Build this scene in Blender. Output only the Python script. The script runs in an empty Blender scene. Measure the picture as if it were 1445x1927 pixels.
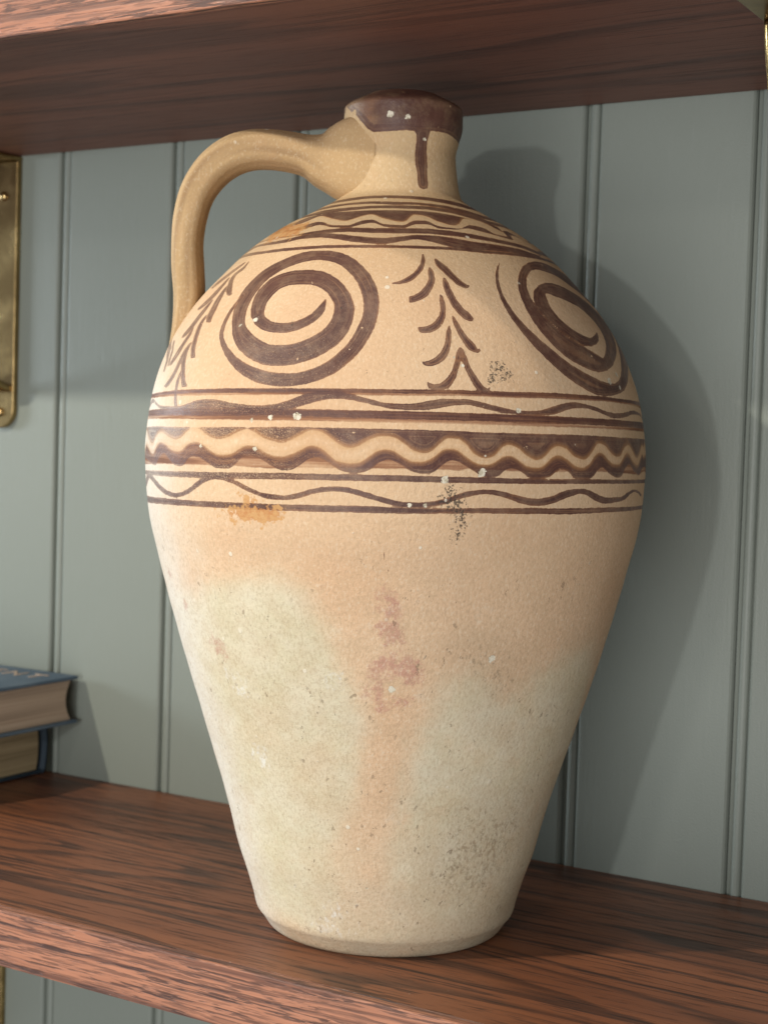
import bpy, bmesh, math, random
import numpy as np
from mathutils import Vector, Matrix

scene = bpy.context.scene
R = math.radians

# ------------------------------------------------------------------ camera
CAM_POS = Vector((0.56494, -0.87480, 0.25715))
YAW, PITCH, ROLL = 0.54262, 0.04672, 0.03133
def camera_axes():
    cy, sy, cp, sp = math.cos(YAW), math.sin(YAW), math.cos(PITCH), math.sin(PITCH)
    f = Vector((-sy * cp, cy * cp, -sp)); r = Vector((cy, sy, 0)); u = r.cross(f)
    c, s = math.cos(ROLL), math.sin(ROLL)
    return c * r + s * u, -s * r + c * u, f
r_, u_, f_ = camera_axes()
cam_data = bpy.data.cameras.new('camera')
cam = bpy.data.objects.new('camera', cam_data); scene.collection.objects.link(cam)
cam.matrix_world = Matrix(((r_.x, u_.x, -f_.x, CAM_POS.x), (r_.y, u_.y, -f_.y, CAM_POS.y),
                           (r_.z, u_.z, -f_.z, CAM_POS.z), (0, 0, 0, 1)))
cam_data.sensor_fit = 'VERTICAL'; cam_data.sensor_height = 36.0; cam_data.lens = 55.24
cam_data.clip_start = 0.02; cam_data.clip_end = 100
cam_data.dof.use_dof = True; cam_data.dof.focus_distance = 0.73; cam_data.dof.aperture_fstop = 14.0
scene.camera = cam

# ------------------------------------------------------------------ world and lamps (indoor photograph)
world = bpy.data.worlds.new('World'); scene.world = world; world.use_nodes = True
bg = world.node_tree.nodes['Background']
bg.inputs[0].default_value = (0.95, 0.98, 1.0, 1); bg.inputs[1].default_value = 0.30
def lamp(name, pos, target, power, size, col):
    d = bpy.data.lights.new(name, 'AREA'); d.shape = 'DISK'; d.size = size; d.energy = power; d.color = col
    o = bpy.data.objects.new(name, d); scene.collection.objects.link(o)
    o.location = pos
    o.rotation_euler = (Vector(target) - Vector(pos)).to_track_quat('-Z', 'Y').to_euler()
    return o
lamp('spot_lamp', (-0.62, -1.40, 1.21), (-0.05, 0, 0.0), 19, 0.045, (1.0, 0.93, 0.79))
lamp('room_lamp', (0.40, -3.2, 0.44), (0.1, 0, 0.3), 15, 0.08, (0.98, 0.99, 1.0))
lamp('room_lamp_high', (0.25, -3.2, 1.17), (0.1, 0, 0.3), 5, 0.16, (1.0, 0.93, 0.84))
lamp('ceiling_lamp', (0.25, -0.80, 2.05), (0.15, -0.3, 0.0), 9, 0.07, (1.0, 0.91, 0.80))
lamp('front_fill', (0.66, -2.70, -0.14), (0.12, -0.1, 0.25), 44, 1.8, (1.0, 0.99, 0.985))  # unseen broad fill added in front, set low to serve as floor bounce
lamp('window_side', (-1.95, -0.56, 0.45), (0.1, -0.2, 0.12), 22, 0.45, (0.80, 0.91, 1.0))

scene.view_settings.view_transform = 'Standard'; scene.view_settings.look = 'None'
scene.view_settings.exposure = 0.0; scene.view_settings.gamma = 1.0
scene.view_settings.use_curve_mapping = False

# ------------------------------------------------------------------ helpers
def tag(o, label=None, cat=None, group=None, kind=None):
    if label: o['label'] = label
    if cat: o['category'] = cat
    if group: o['group'] = group
    if kind: o['kind'] = kind
    return o
def empty(name, loc=(0, 0, 0)):
    o = bpy.data.objects.new(name, None); scene.collection.objects.link(o); o.location = loc
    o.empty_display_size = 0.05
    return o
def mesh_obj(name, verts, faces, mat, parent=None, smooth=False):
    me = bpy.data.meshes.new(name); me.from_pydata([tuple(v) for v in verts], [], faces); me.update()
    bm = bmesh.new(); bm.from_mesh(me); bmesh.ops.recalc_face_normals(bm, faces=bm.faces); bm.to_mesh(me); bm.free()
    if smooth: me.polygons.foreach_set('use_smooth', [True] * len(me.polygons))
    me.materials.append(mat)
    o = bpy.data.objects.new(name, me); scene.collection.objects.link(o)
    if parent:
        o.parent = parent; o.matrix_parent_inverse = Matrix.Translation(-parent.location)
    return o
def bm_obj(name, bm, mat, parent=None, smooth=False):
    me = bpy.data.meshes.new(name); bm.to_mesh(me); bm.free()
    if smooth: me.polygons.foreach_set('use_smooth', [True] * len(me.polygons))
    me.materials.append(mat)
    o = bpy.data.objects.new(name, me); scene.collection.objects.link(o)
    if parent:
        o.parent = parent; o.matrix_parent_inverse = Matrix.Translation(-parent.location)
    return o
def box_bm(x0, x1, y0, y1, z0, z1, bevel=0.0, seg=2):
    bm = bmesh.new()
    v = [bm.verts.new((x, y, z)) for x in (x0, x1) for y in (y0, y1) for z in (z0, z1)]
    for f in ((0, 1, 3, 2), (4, 6, 7, 5), (0, 4, 5, 1), (2, 3, 7, 6), (0, 2, 6, 4), (1, 5, 7, 3)):
        bm.faces.new([v[i] for i in f])
    bmesh.ops.recalc_face_normals(bm, faces=bm.faces)
    if bevel: bmesh.ops.bevel(bm, geom=list(bm.edges), offset=bevel, segments=seg, profile=0.5, affect='EDGES')
    return bm

class NT:
    """small wrapper for building node trees"""
    def __init__(self, name):
        self.mat = bpy.data.materials.new(name); self.mat.use_nodes = True
        self.t = self.mat.node_tree; self.b = self.t.nodes['Principled BSDF']
    def new(self, kind, **kw):
        n = self.t.nodes.new(kind)
        for k, v in kw.items(): setattr(n, k, v)
        return n
    def link(self, a, b): self.t.links.new(a, b)
    def put(self, sock, v):
        if hasattr(v, 'links') or hasattr(v, 'is_output'): self.link(v, sock)
        elif isinstance(v, (tuple, list)) and len(v) == 3 and sock.type == 'RGBA': sock.default_value = (*v, 1)
        else: sock.default_value = v
    def math(self, op, a, b=0.0, c=None, clamp=False):
        n = self.new('ShaderNodeMath', operation=op); n.use_clamp = clamp
        self.put(n.inputs[0], a); self.put(n.inputs[1], b)
        if c is not None: self.put(n.inputs[2], c)
        return n.outputs[0]
    def step(self, x, lo, hi, a=0.0, b=1.0):
        n = self.new('ShaderNodeMapRange', interpolation_type='SMOOTHSTEP')
        self.put(n.inputs[0], x); self.put(n.inputs[1], lo); self.put(n.inputs[2], hi)
        self.put(n.inputs[3], a); self.put(n.inputs[4], b)
        return n.outputs[0]
    def mix(self, f, a, b, blend='MIX'):
        n = self.new('ShaderNodeMix', data_type='RGBA', blend_type=blend)
        self.put(n.inputs[0], f); self.put(n.inputs[6], a); self.put(n.inputs[7], b)
        return n.outputs[2]
    def fmix(self, f, a, b):
        n = self.new('ShaderNodeMix', data_type='FLOAT')
        self.put(n.inputs[0], f); self.put(n.inputs[2], a); self.put(n.inputs[3], b)
        return n.outputs[0]
    def coords(self, scale=(1, 1, 1), which='Object', loc=(0, 0, 0)):
        tc = self.new('ShaderNodeTexCoord'); mp = self.new('ShaderNodeMapping')
        self.link(tc.outputs[which], mp.inputs[0]); mp.inputs['Scale'].default_value = scale
        mp.inputs['Location'].default_value = loc
        return mp.outputs[0]
    def noise(self, vec, scale, detail=3.0, rough=0.5, dist=0.0):
        n = self.new('ShaderNodeTexNoise'); self.link(vec, n.inputs['Vector'])
        n.inputs['Scale'].default_value = scale; n.inputs['Detail'].default_value = detail
        n.inputs['Roughness'].default_value = rough; n.inputs['Distortion'].default_value = dist
        return n.outputs[0]
    def voro(self, vec, scale, feature='F1'):
        n = self.new('ShaderNodeTexVoronoi', feature=feature); self.link(vec, n.inputs['Vector'])
        n.inputs['Scale'].default_value = scale
        return n
    def attr(self, name):
        n = self.new('ShaderNodeAttribute', attribute_name=name); return n.outputs['Fac']
    def bump(self, h, strength, dist, prev=None):
        n = self.new('ShaderNodeBump'); n.inputs['Strength'].default_value = strength
        n.inputs['Distance'].default_value = dist; self.link(h, n.inputs['Height'])
        if prev is not None: self.link(prev, n.inputs['Normal'])
        return n.outputs[0]
    def out(self, color, rough, normal=None, spec=0.5, metal=0.0):
        self.put(self.b.inputs['Base Color'], color); self.put(self.b.inputs['Roughness'], rough)
        self.put(self.b.inputs['Specular IOR Level'], spec); self.put(self.b.inputs['Metallic'], metal)
        if normal is not None: self.link(normal, self.b.inputs['Normal'])
        return self.mat

# ------------------------------------------------------------------ materials
def mat_wall():
    n = NT('sage_paint'); v = n.coords()
    a = n.noise(v, 3.0, 3); b = n.noise(n.coords((6, 6, 0.6)), 60, 3, 0.6); c = n.noise(v, 900, 2)
    col = n.mix(n.step(a, .3, .7), (0.187, 0.207, 0.179), (0.204, 0.223, 0.193))
    col = n.mix(n.step(b, .55, .8, 0, .18), col, (0.240, 0.258, 0.235))
    h = n.math('ADD', n.math('MULTIPLY', b, .6), n.math('MULTIPLY', c, .5))
    return n.out(col, n.fmix(b, .42, .55), n.bump(h, .45, .0008), .35)

def mat_wood(name, light, mid, dark, grain=1.0, fine=1.0, rough=.42, off=0.0, pore=.75, rings=19.0, pscale=(26, 520, 520), pthr=.52):
    """oak stained reddish brown, grain along x; grooves of open pores"""
    n = NT(name)
    warp = n.noise(n.coords((1.2, 7, 7), loc=(off, off, 0)), 2.0, 3, .55)
    tc = n.new('ShaderNodeTexCoord')
    add = n.new('ShaderNodeVectorMath', operation='ADD')
    comb = n.new('ShaderNodeCombineXYZ')
    n.link(n.math('MULTIPLY', n.math('SUBTRACT', warp, .5), .022), comb.inputs[1])
    n.link(n.math('MULTIPLY', n.math('SUBTRACT', warp, .5), .012), comb.inputs[2])
    n.link(tc.outputs['Object'], add.inputs[0]); n.link(comb.outputs[0], add.inputs[1])
    def st(sc, loc=(0, 0, 0)):
        m = n.new('ShaderNodeMapping'); n.link(add.outputs[0], m.inputs[0]); m.inputs['Scale'].default_value = sc
        m.inputs['Location'].default_value = loc
        return m.outputs[0]
    broad = n.noise(st((1.6, 26, 26), (off, 0, off)), 1.0, 4, .6)
    flow = n.noise(st((.8 * grain, 8.5 * fine, 8.5 * fine), (off, off, 2)), 1.0, 2.5, .5)
    ring = n.math('FRACT', n.math('MULTIPLY', flow, rings))
    line = n.math('MULTIPLY', n.step(ring, .58, .84), n.step(ring, .94, 1.0, 1, 0))
    streak = n.noise(st((3.0 * grain, 230 * fine, 230 * fine), (off, 3, 1)), 1.0, 4, .62)
    pores = n.noise(st(pscale, (2, off, 0)), 1.0, 3, .6)
    col = n.mix(n.step(broad, .30, .70), mid, light)
    d1 = n.math('MULTIPLY', line, n.step(streak, .30, .55, .45, 1))
    d1 = n.math('MAXIMUM', d1, n.step(streak, .57, .65, 0, .72))
    col = n.mix(n.math('MULTIPLY', d1, .85), col, dark)
    fine_n = n.noise(st((30, 800, 800), (5, 1, off)), 1.0, 2, .5)
    col = n.mix(n.step(fine_n, .35, .7, .30, 0), col, mid if pthr > .5 else tuple(c * .62 for c in mid))
    d2 = n.math('MULTIPLY', n.step(pores, pthr, pthr + .08), n.step(streak, .35, .6, pore * .35, pore))
    col = n.mix(d2, col, n.mix(.5, dark, (0.012, 0.009, 0.009)))
    fleck = n.noise(n.coords((60, 220, 220)), 1.0, 2)
    col = n.mix(n.step(fleck, .74, .80, 0, .25), col, (0.35, 0.22, 0.15))
    dust = n.voro(n.coords(), 55); 
    col = n.mix(n.step(dust.outputs['Distance'], .018, .028, .55, 0), col, (0.45, 0.38, 0.32))
    h = n.math('SUBTRACT', 1.0, n.math('ADD', n.math('MULTIPLY', d2, .6), n.math('MULTIPLY', d1, .3)))
    return n.out(col, n.math('ADD', rough, n.math('MULTIPLY', d2, .15)), n.bump(h, .5, .0007), .45)

def mat_brass():
    n = NT('aged_brass'); v = n.coords()
    a = n.noise(v, 40, 4, .6); b = n.noise(v, 400, 3)
    col = n.mix(n.step(a, .35, .7), (0.30, 0.205, 0.090), (0.46, 0.33, 0.150))
    return n.out(col, n.fmix(a, .20, .32), n.bump(b, .15, .0004), .5, 1.0)

def mat_cloth(name, c1, c2):
    n = NT(name); v = n.coords()
    w = n.noise(v, 1500, 2); a = n.noise(v, 30, 4)
    col = n.mix(n.step(a, .3, .7), c1, c2)
    return n.out(col, .62, n.bump(w, .5, .0004), .35)

def mat_pages(name, c1, c2):
    n = NT(name)
    lines = n.noise(n.coords((5, 5, 1500)), 1.0, 3, .7)
    wide = n.noise(n.coords((3, 3, 110)), 1.0, 2)
    col = n.mix(n.step(lines, .35, .68), c1, c2)
    col = n.mix(n.step(wide, .5, .72, 0, .45), col, tuple(x * .5 for x in c1))
    return n.out(col, .85, n.bump(lines, .6, .0006), .2)

def mat_plain(name, col, rough, metal=0.0):
    n = NT(name); a = n.noise(n.coords(), 80, 3)
    return n.out(n.mix(n.step(a, .3, .7), tuple(c * .85 for c in col), col), rough, None, .4, metal)

def mat_pottery():
    """unglazed buff clay with brushed slip decoration; the strokes come from per-vertex signed distances"""
    n = NT('painted_earthenware'); v = n.coords()
    big = n.noise(v, 9, 3, .55); med = n.noise(v, 45, 4, .6); fine = n.noise(v, 420, 3, .6); grit = n.noise(v, 1400, 2, .6)
    ring = n.noise(n.coords((3, 3, 330)), 1.0, 3)
    col = n.mix(n.step(big, .35, .65), (0.560, 0.362, 0.212), (0.595, 0.412, 0.252))
    col = n.mix(n.attr('ochre'), col, n.mix(n.step(big, .35, .65), (0.455, 0.300, 0.150), (0.520, 0.365, 0.195)))
    col = n.mix(n.step(med, .45, .75, 0, .35), col, (0.50, 0.30, 0.16))
    col = n.mix(n.math('MULTIPLY', n.attr('grainy'), .75), col, (0.270, 0.165, 0.082))
    col = n.mix(n.math('MULTIPLY', n.attr('low'), .75), col, n.mix(n.step(big, .35, .65), (0.630, 0.435, 0.275), (0.660, 0.480, 0.315)))
    def blot(name, lo, hi, amp, colr, noise, namp):
        nonlocal col
        f = n.math('ADD', n.attr(name), n.math('MULTIPLY', n.math('SUBTRACT', noise, .5), namp))
        f = n.math('MULTIPLY', n.step(f, lo, hi, 0, amp), n.step(n.attr(name), .02, .12))
        col = n.mix(f, col, colr)
        return f
    rag = n.math('ADD', n.math('MULTIPLY', n.noise(v, 22, 6, .68), .75), n.math('MULTIPLY', n.noise(v, 160, 4, .65), .25))
    palec = n.mix(n.step(med, .3, .7), (0.545, 0.510, 0.350), (0.605, 0.565, 0.420))
    palec = n.mix(n.step(n.noise(v, 16, 4, .6), .45, .7, 0, .6), palec, (0.560, 0.430, 0.275))
    col = n.mix(n.math('MULTIPLY', n.attr('cream'), n.step(rag, .35, .62, .25, .75)), col, (0.570, 0.475, 0.335))
    blot('pale', .15, .95, .80, palec, rag, 1.5)
    blot('peach', .2, 1.0, .30, (0.570, 0.340, 0.190), rag, .9)
    blot('lit_white', .15, 1.0, .85, (0.690, 0.650, 0.580), rag, .8)  # painted brightness of the lit left side
    blot('pink', .45, .95, .66, (0.390, 0.165, 0.135), n.noise(v, 210, 6, .8), 2.2)
    fd = n.noise(n.coords((1, 1, .7)), 420, 6, .8)
    blot('dirt', .74, 1.10, .66, (0.205, 0.150, 0.095), fd, 3.2)
    blot('dirt', .0, 1.2, .32, (0.300, 0.230, 0.150), rag, .8)
    blot('white', .55, 1.0, .7, (0.70, 0.70, 0.66), n.noise(n.coords((1, 1, .55)), 300, 6, .75), 2.6)
    scr = n.noise(n.coords((520, 520, 40)), 1.0, 3, .6)
    col = n.mix(n.math('MULTIPLY', n.step(scr, .67, .74, 0, .55), n.step(n.noise(v, 14, 2), .46, .60)), col, (0.300, 0.200, 0.120))
    # scattered firing specks, pits and grit
    sp = n.noise(v, 650, 2, .5)
    col = n.mix(n.step(sp, .70, .76, 0, .45), col, (0.26, 0.17, 0.10))
    col = n.mix(n.step(grit, .60, .78, 0, .35), col, (0.66, 0.55, 0.40))
    gr = n.noise(n.coords((1, 1, .55)), 900, 2, .55)
    lw = n.attr('low')
    col = n.mix(n.math('MULTIPLY', n.step(gr, .36, .50, 1, 0), n.fmix(lw, .16, .30)), col, (0.34, 0.245, 0.150))
    col = n.mix(n.math('MULTIPLY', n.step(gr, .55, .68, 0, 1), n.fmix(lw, .22, .36)), col, (0.68, 0.58, 0.43))
    mot = n.noise(v, 85, 5, .7)
    col = n.mix(n.math('MULTIPLY', n.step(mot, .42, .62, 0, .22), lw), col, (0.46, 0.335, 0.205))
    col = n.mix(n.math('MULTIPLY', n.step(mot, .30, .42, .22, 0), lw), col, (0.62, 0.55, 0.43))
    lowmask = n.attr('low')
    pits = n.noise(n.coords((1, 1, .7)), 330, 3, .6)
    pit = n.math('MULTIPLY', n.step(pits, .645, .70), n.step(n.noise(v, 28, 2), .44, .60))
    pit = n.math('MULTIPLY', pit, lowmask)
    col = n.mix(n.math('MULTIPLY', pit, .5), col, (0.20, 0.14, 0.09))
    # brushed slip
    edge = n.math('MULTIPLY', n.math('SUBTRACT', n.noise(v, 260, 4, .65), .5), 1.1)
    sdf = n.math('ADD', n.math('MULTIPLY', n.math('SUBTRACT', n.attr('slip'), .5), 8.0), edge)
    soft = n.attr('soft')
    sdf = n.math('ADD', sdf, n.math('MULTIPLY', soft, .55))
    hard_m = n.step(sdf, -.10, .16)
    soft_m = n.step(sdf, -.45, .45)
    m = n.fmix(soft, hard_m, soft_m)
    brush_n = n.noise(n.coords((14, 14, 420)), 1.0, 4, .6)
    col = n.mix(n.math('MULTIPLY', soft, n.step(brush_n, .30, .65, .22, .62)), col, (0.430, 0.235, 0.100))
    var = n.noise(v, 26, 3, .6)
    # bristle marks that run along each stroke: distance from the stroke's edge is one coordinate of the noise
    sep = n.new('ShaderNodeSeparateXYZ'); n.link(v, sep.inputs[0]); cmb = n.new('ShaderNodeCombineXYZ')
    n.link(n.math('MULTIPLY', n.math('SUBTRACT', n.attr('slip'), .5), 17.0), cmb.inputs[0])
    n.link(n.math('MULTIPLY', sep.outputs[0], 22.0), cmb.inputs[1]); n.link(n.math('MULTIPLY', sep.outputs[2], 22.0), cmb.inputs[2])
    bristle = n.noise(cmb.outputs[0], 1.0, 3, .65)
    depth = n.math('ADD', sdf, n.math('MULTIPLY', n.math('SUBTRACT', var, .5), 3.0))
    width = n.fmix(soft, .9, 4.2)
    full = n.step(n.math('DIVIDE', depth, width), -.4, .9)
    dark = n.mix(n.step(med, .35, .7), (0.068, 0.025, 0.020), (0.100, 0.042, 0.031))
    thinc = n.mix(n.step(brush_n, .3, .7), (0.250, 0.105, 0.045), (0.150, 0.062, 0.034))
    thinc = n.mix(soft, thinc, (0.370, 0.180, 0.070))
    pcol = n.mix(full, thinc, dark)
    pcol = n.mix(n.step(bristle, .50, .72, 0, .62), pcol, thinc)
    pcol = n.mix(n.step(bristle, .30, .45, .5, 0), pcol, (0.046, 0.020, 0.020))
    # thin washes (lower edges of lines, wiped parts of the broad band)
    wash = n.math('ADD', n.math('MULTIPLY', n.math('SUBTRACT', n.attr('wash'), .5), 8.0), edge)
    wm = n.math('MULTIPLY', n.step(wash, -.3, .5), n.step(brush_n, .22, .60, .30, .95))
    col = n.mix(wm, col, n.mix(n.step(brush_n, .4, .7), (0.27, 0.115, 0.055), (0.15, 0.065, 0.040)))
    # worn: small flecks where the slip has rubbed away
    wear = n.attr('wear')
    wn = n.noise(v, 1700, 3, .65)
    fleck = n.math('MULTIPLY', n.step(wn, n.math('SUBTRACT', .74, n.math('MULTIPLY', wear, .26)), n.math('SUBTRACT', .80, n.math('MULTIPLY', wear, .22))), n.fmix(wear, .35, .62))
    big_chip = n.step(n.noise(v, 190, 3, .6), .715, .735)
    m = n.math('MULTIPLY', m, n.math('SUBTRACT', 1.0, fleck))
    m = n.math('MULTIPLY', m, n.math('SUBTRACT', 1.0, n.math('MULTIPLY', big_chip, .8)))
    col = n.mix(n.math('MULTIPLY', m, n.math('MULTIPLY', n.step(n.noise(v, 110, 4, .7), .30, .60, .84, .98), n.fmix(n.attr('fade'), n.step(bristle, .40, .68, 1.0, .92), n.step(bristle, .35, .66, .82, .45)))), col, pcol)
    rust_n = n.noise(v, 230, 4, .7)
    blot('rust', .52, .72, .85, n.mix(n.step(rust_n, .4, .6), (0.42, 0.165, 0.045), (0.50, 0.27, 0.10)), rust_n, 2.4)
    blot('soot', .86, .96, .85, (0.035, 0.030, 0.025), n.noise(v, 700, 5, .75), 3.2)
    chip = n.math('ADD', n.attr('chip'), n.math('MULTIPLY', n.math('SUBTRACT', n.noise(v, 420, 4, .7), .5), 1.5))
    chm = n.math('MULTIPLY', n.step(chip, .66, .74), n.step(n.attr('chip'), .05, .2))
    col = n.mix(chm, col, n.mix(n.step(fine, .4, .6), (0.42, 0.36, 0.25), (0.64, 0.58, 0.46)))
    spk = n.voro(n.coords((1, 1, .9)), 95)
    spr = n.math('MULTIPLY', n.noise(v, 130, 3), .19)
    spm = n.math('MULTIPLY', n.step(n.math('SUBTRACT', spk.outputs['Distance'], spr), -.005, .012, 1, 0), n.step(n.noise(v, 33, 2), .52, .58))
    col = n.mix(n.math('MULTIPLY', spm, .75), col, (0.70, 0.63, 0.50))
    h = n.math('ADD', n.math('MULTIPLY', fine, .5), n.math('MULTIPLY', grit, .22))
    h = n.math('ADD', h, n.math('MULTIPLY', med, .6)); h = n.math('ADD', h, n.math('MULTIPLY', ring, .08))
    h = n.math('SUBTRACT', h, n.math('MULTIPLY', pit, .8)); h = n.math('SUBTRACT', h, n.math('MULTIPLY', chm, .7))
    h = n.math('ADD', h, n.math('MULTIPLY', m, .12))
    h = n.math('ADD', h, n.math('MULTIPLY', spm, .4))
    rough = n.fmix(m, .80, n.fmix(n.step(var, .3, .7), .42, .58))
    return n.out(col, rough, n.bump(h, .46, .0011), n.fmix(m, .22, .32))

WALL = mat_wall()
WOOD_TOP = mat_wood('stained_oak', (0.240, 0.086, 0.036), (0.165, 0.058, 0.026), (0.030, 0.014, 0.010), 1.0, 1.0, .40)
WOOD_UP = mat_wood('stained_oak_upper', (0.210, 0.082, 0.052), (0.165, 0.066, 0.044), (0.080, 0.034, 0.026), .7, .7, .5, 4.0, .35, 9.0)
WOOD_EDGE = mat_wood('stained_oak_edge', (0.44, 0.195, 0.115), (0.33, 0.140, 0.084), (0.085, 0.040, 0.032), 1.3, 1.8, .45, 9.0, .85, 14.0, (42, 820, 820), .47)
BRASS = mat_brass()
POT_MAT = mat_pottery()
PROFILE=[(0.0,60.3),(1.2,62.0),(3.0,63.4),(5.2,64.9),(6.2,65.6),(7.5,66.6),(9.6,68.3),(16.72,70.38),(26.89,73.51),(40.11,78.21),(65.53,85.04),(106.21,97.79),(146.89,110.73),(187.57,121.89),(223.17,129.53),(248.59,131.05),(274.01,128.39),(299.44,120.65),(319.78,109.23),(340.12,91.94),(355.37,76.36),(366.56,60.36),(374.7,45.67),(384.87,31.02),(396.05,28.82),(406.22,27.85),(413.34,29.28),(421.48,31.18),(429.61,31.15),(437.75,18.1)]
POT=[0.1427,-0.16088,-0.01772,0.0143,-1.03669]
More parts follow.
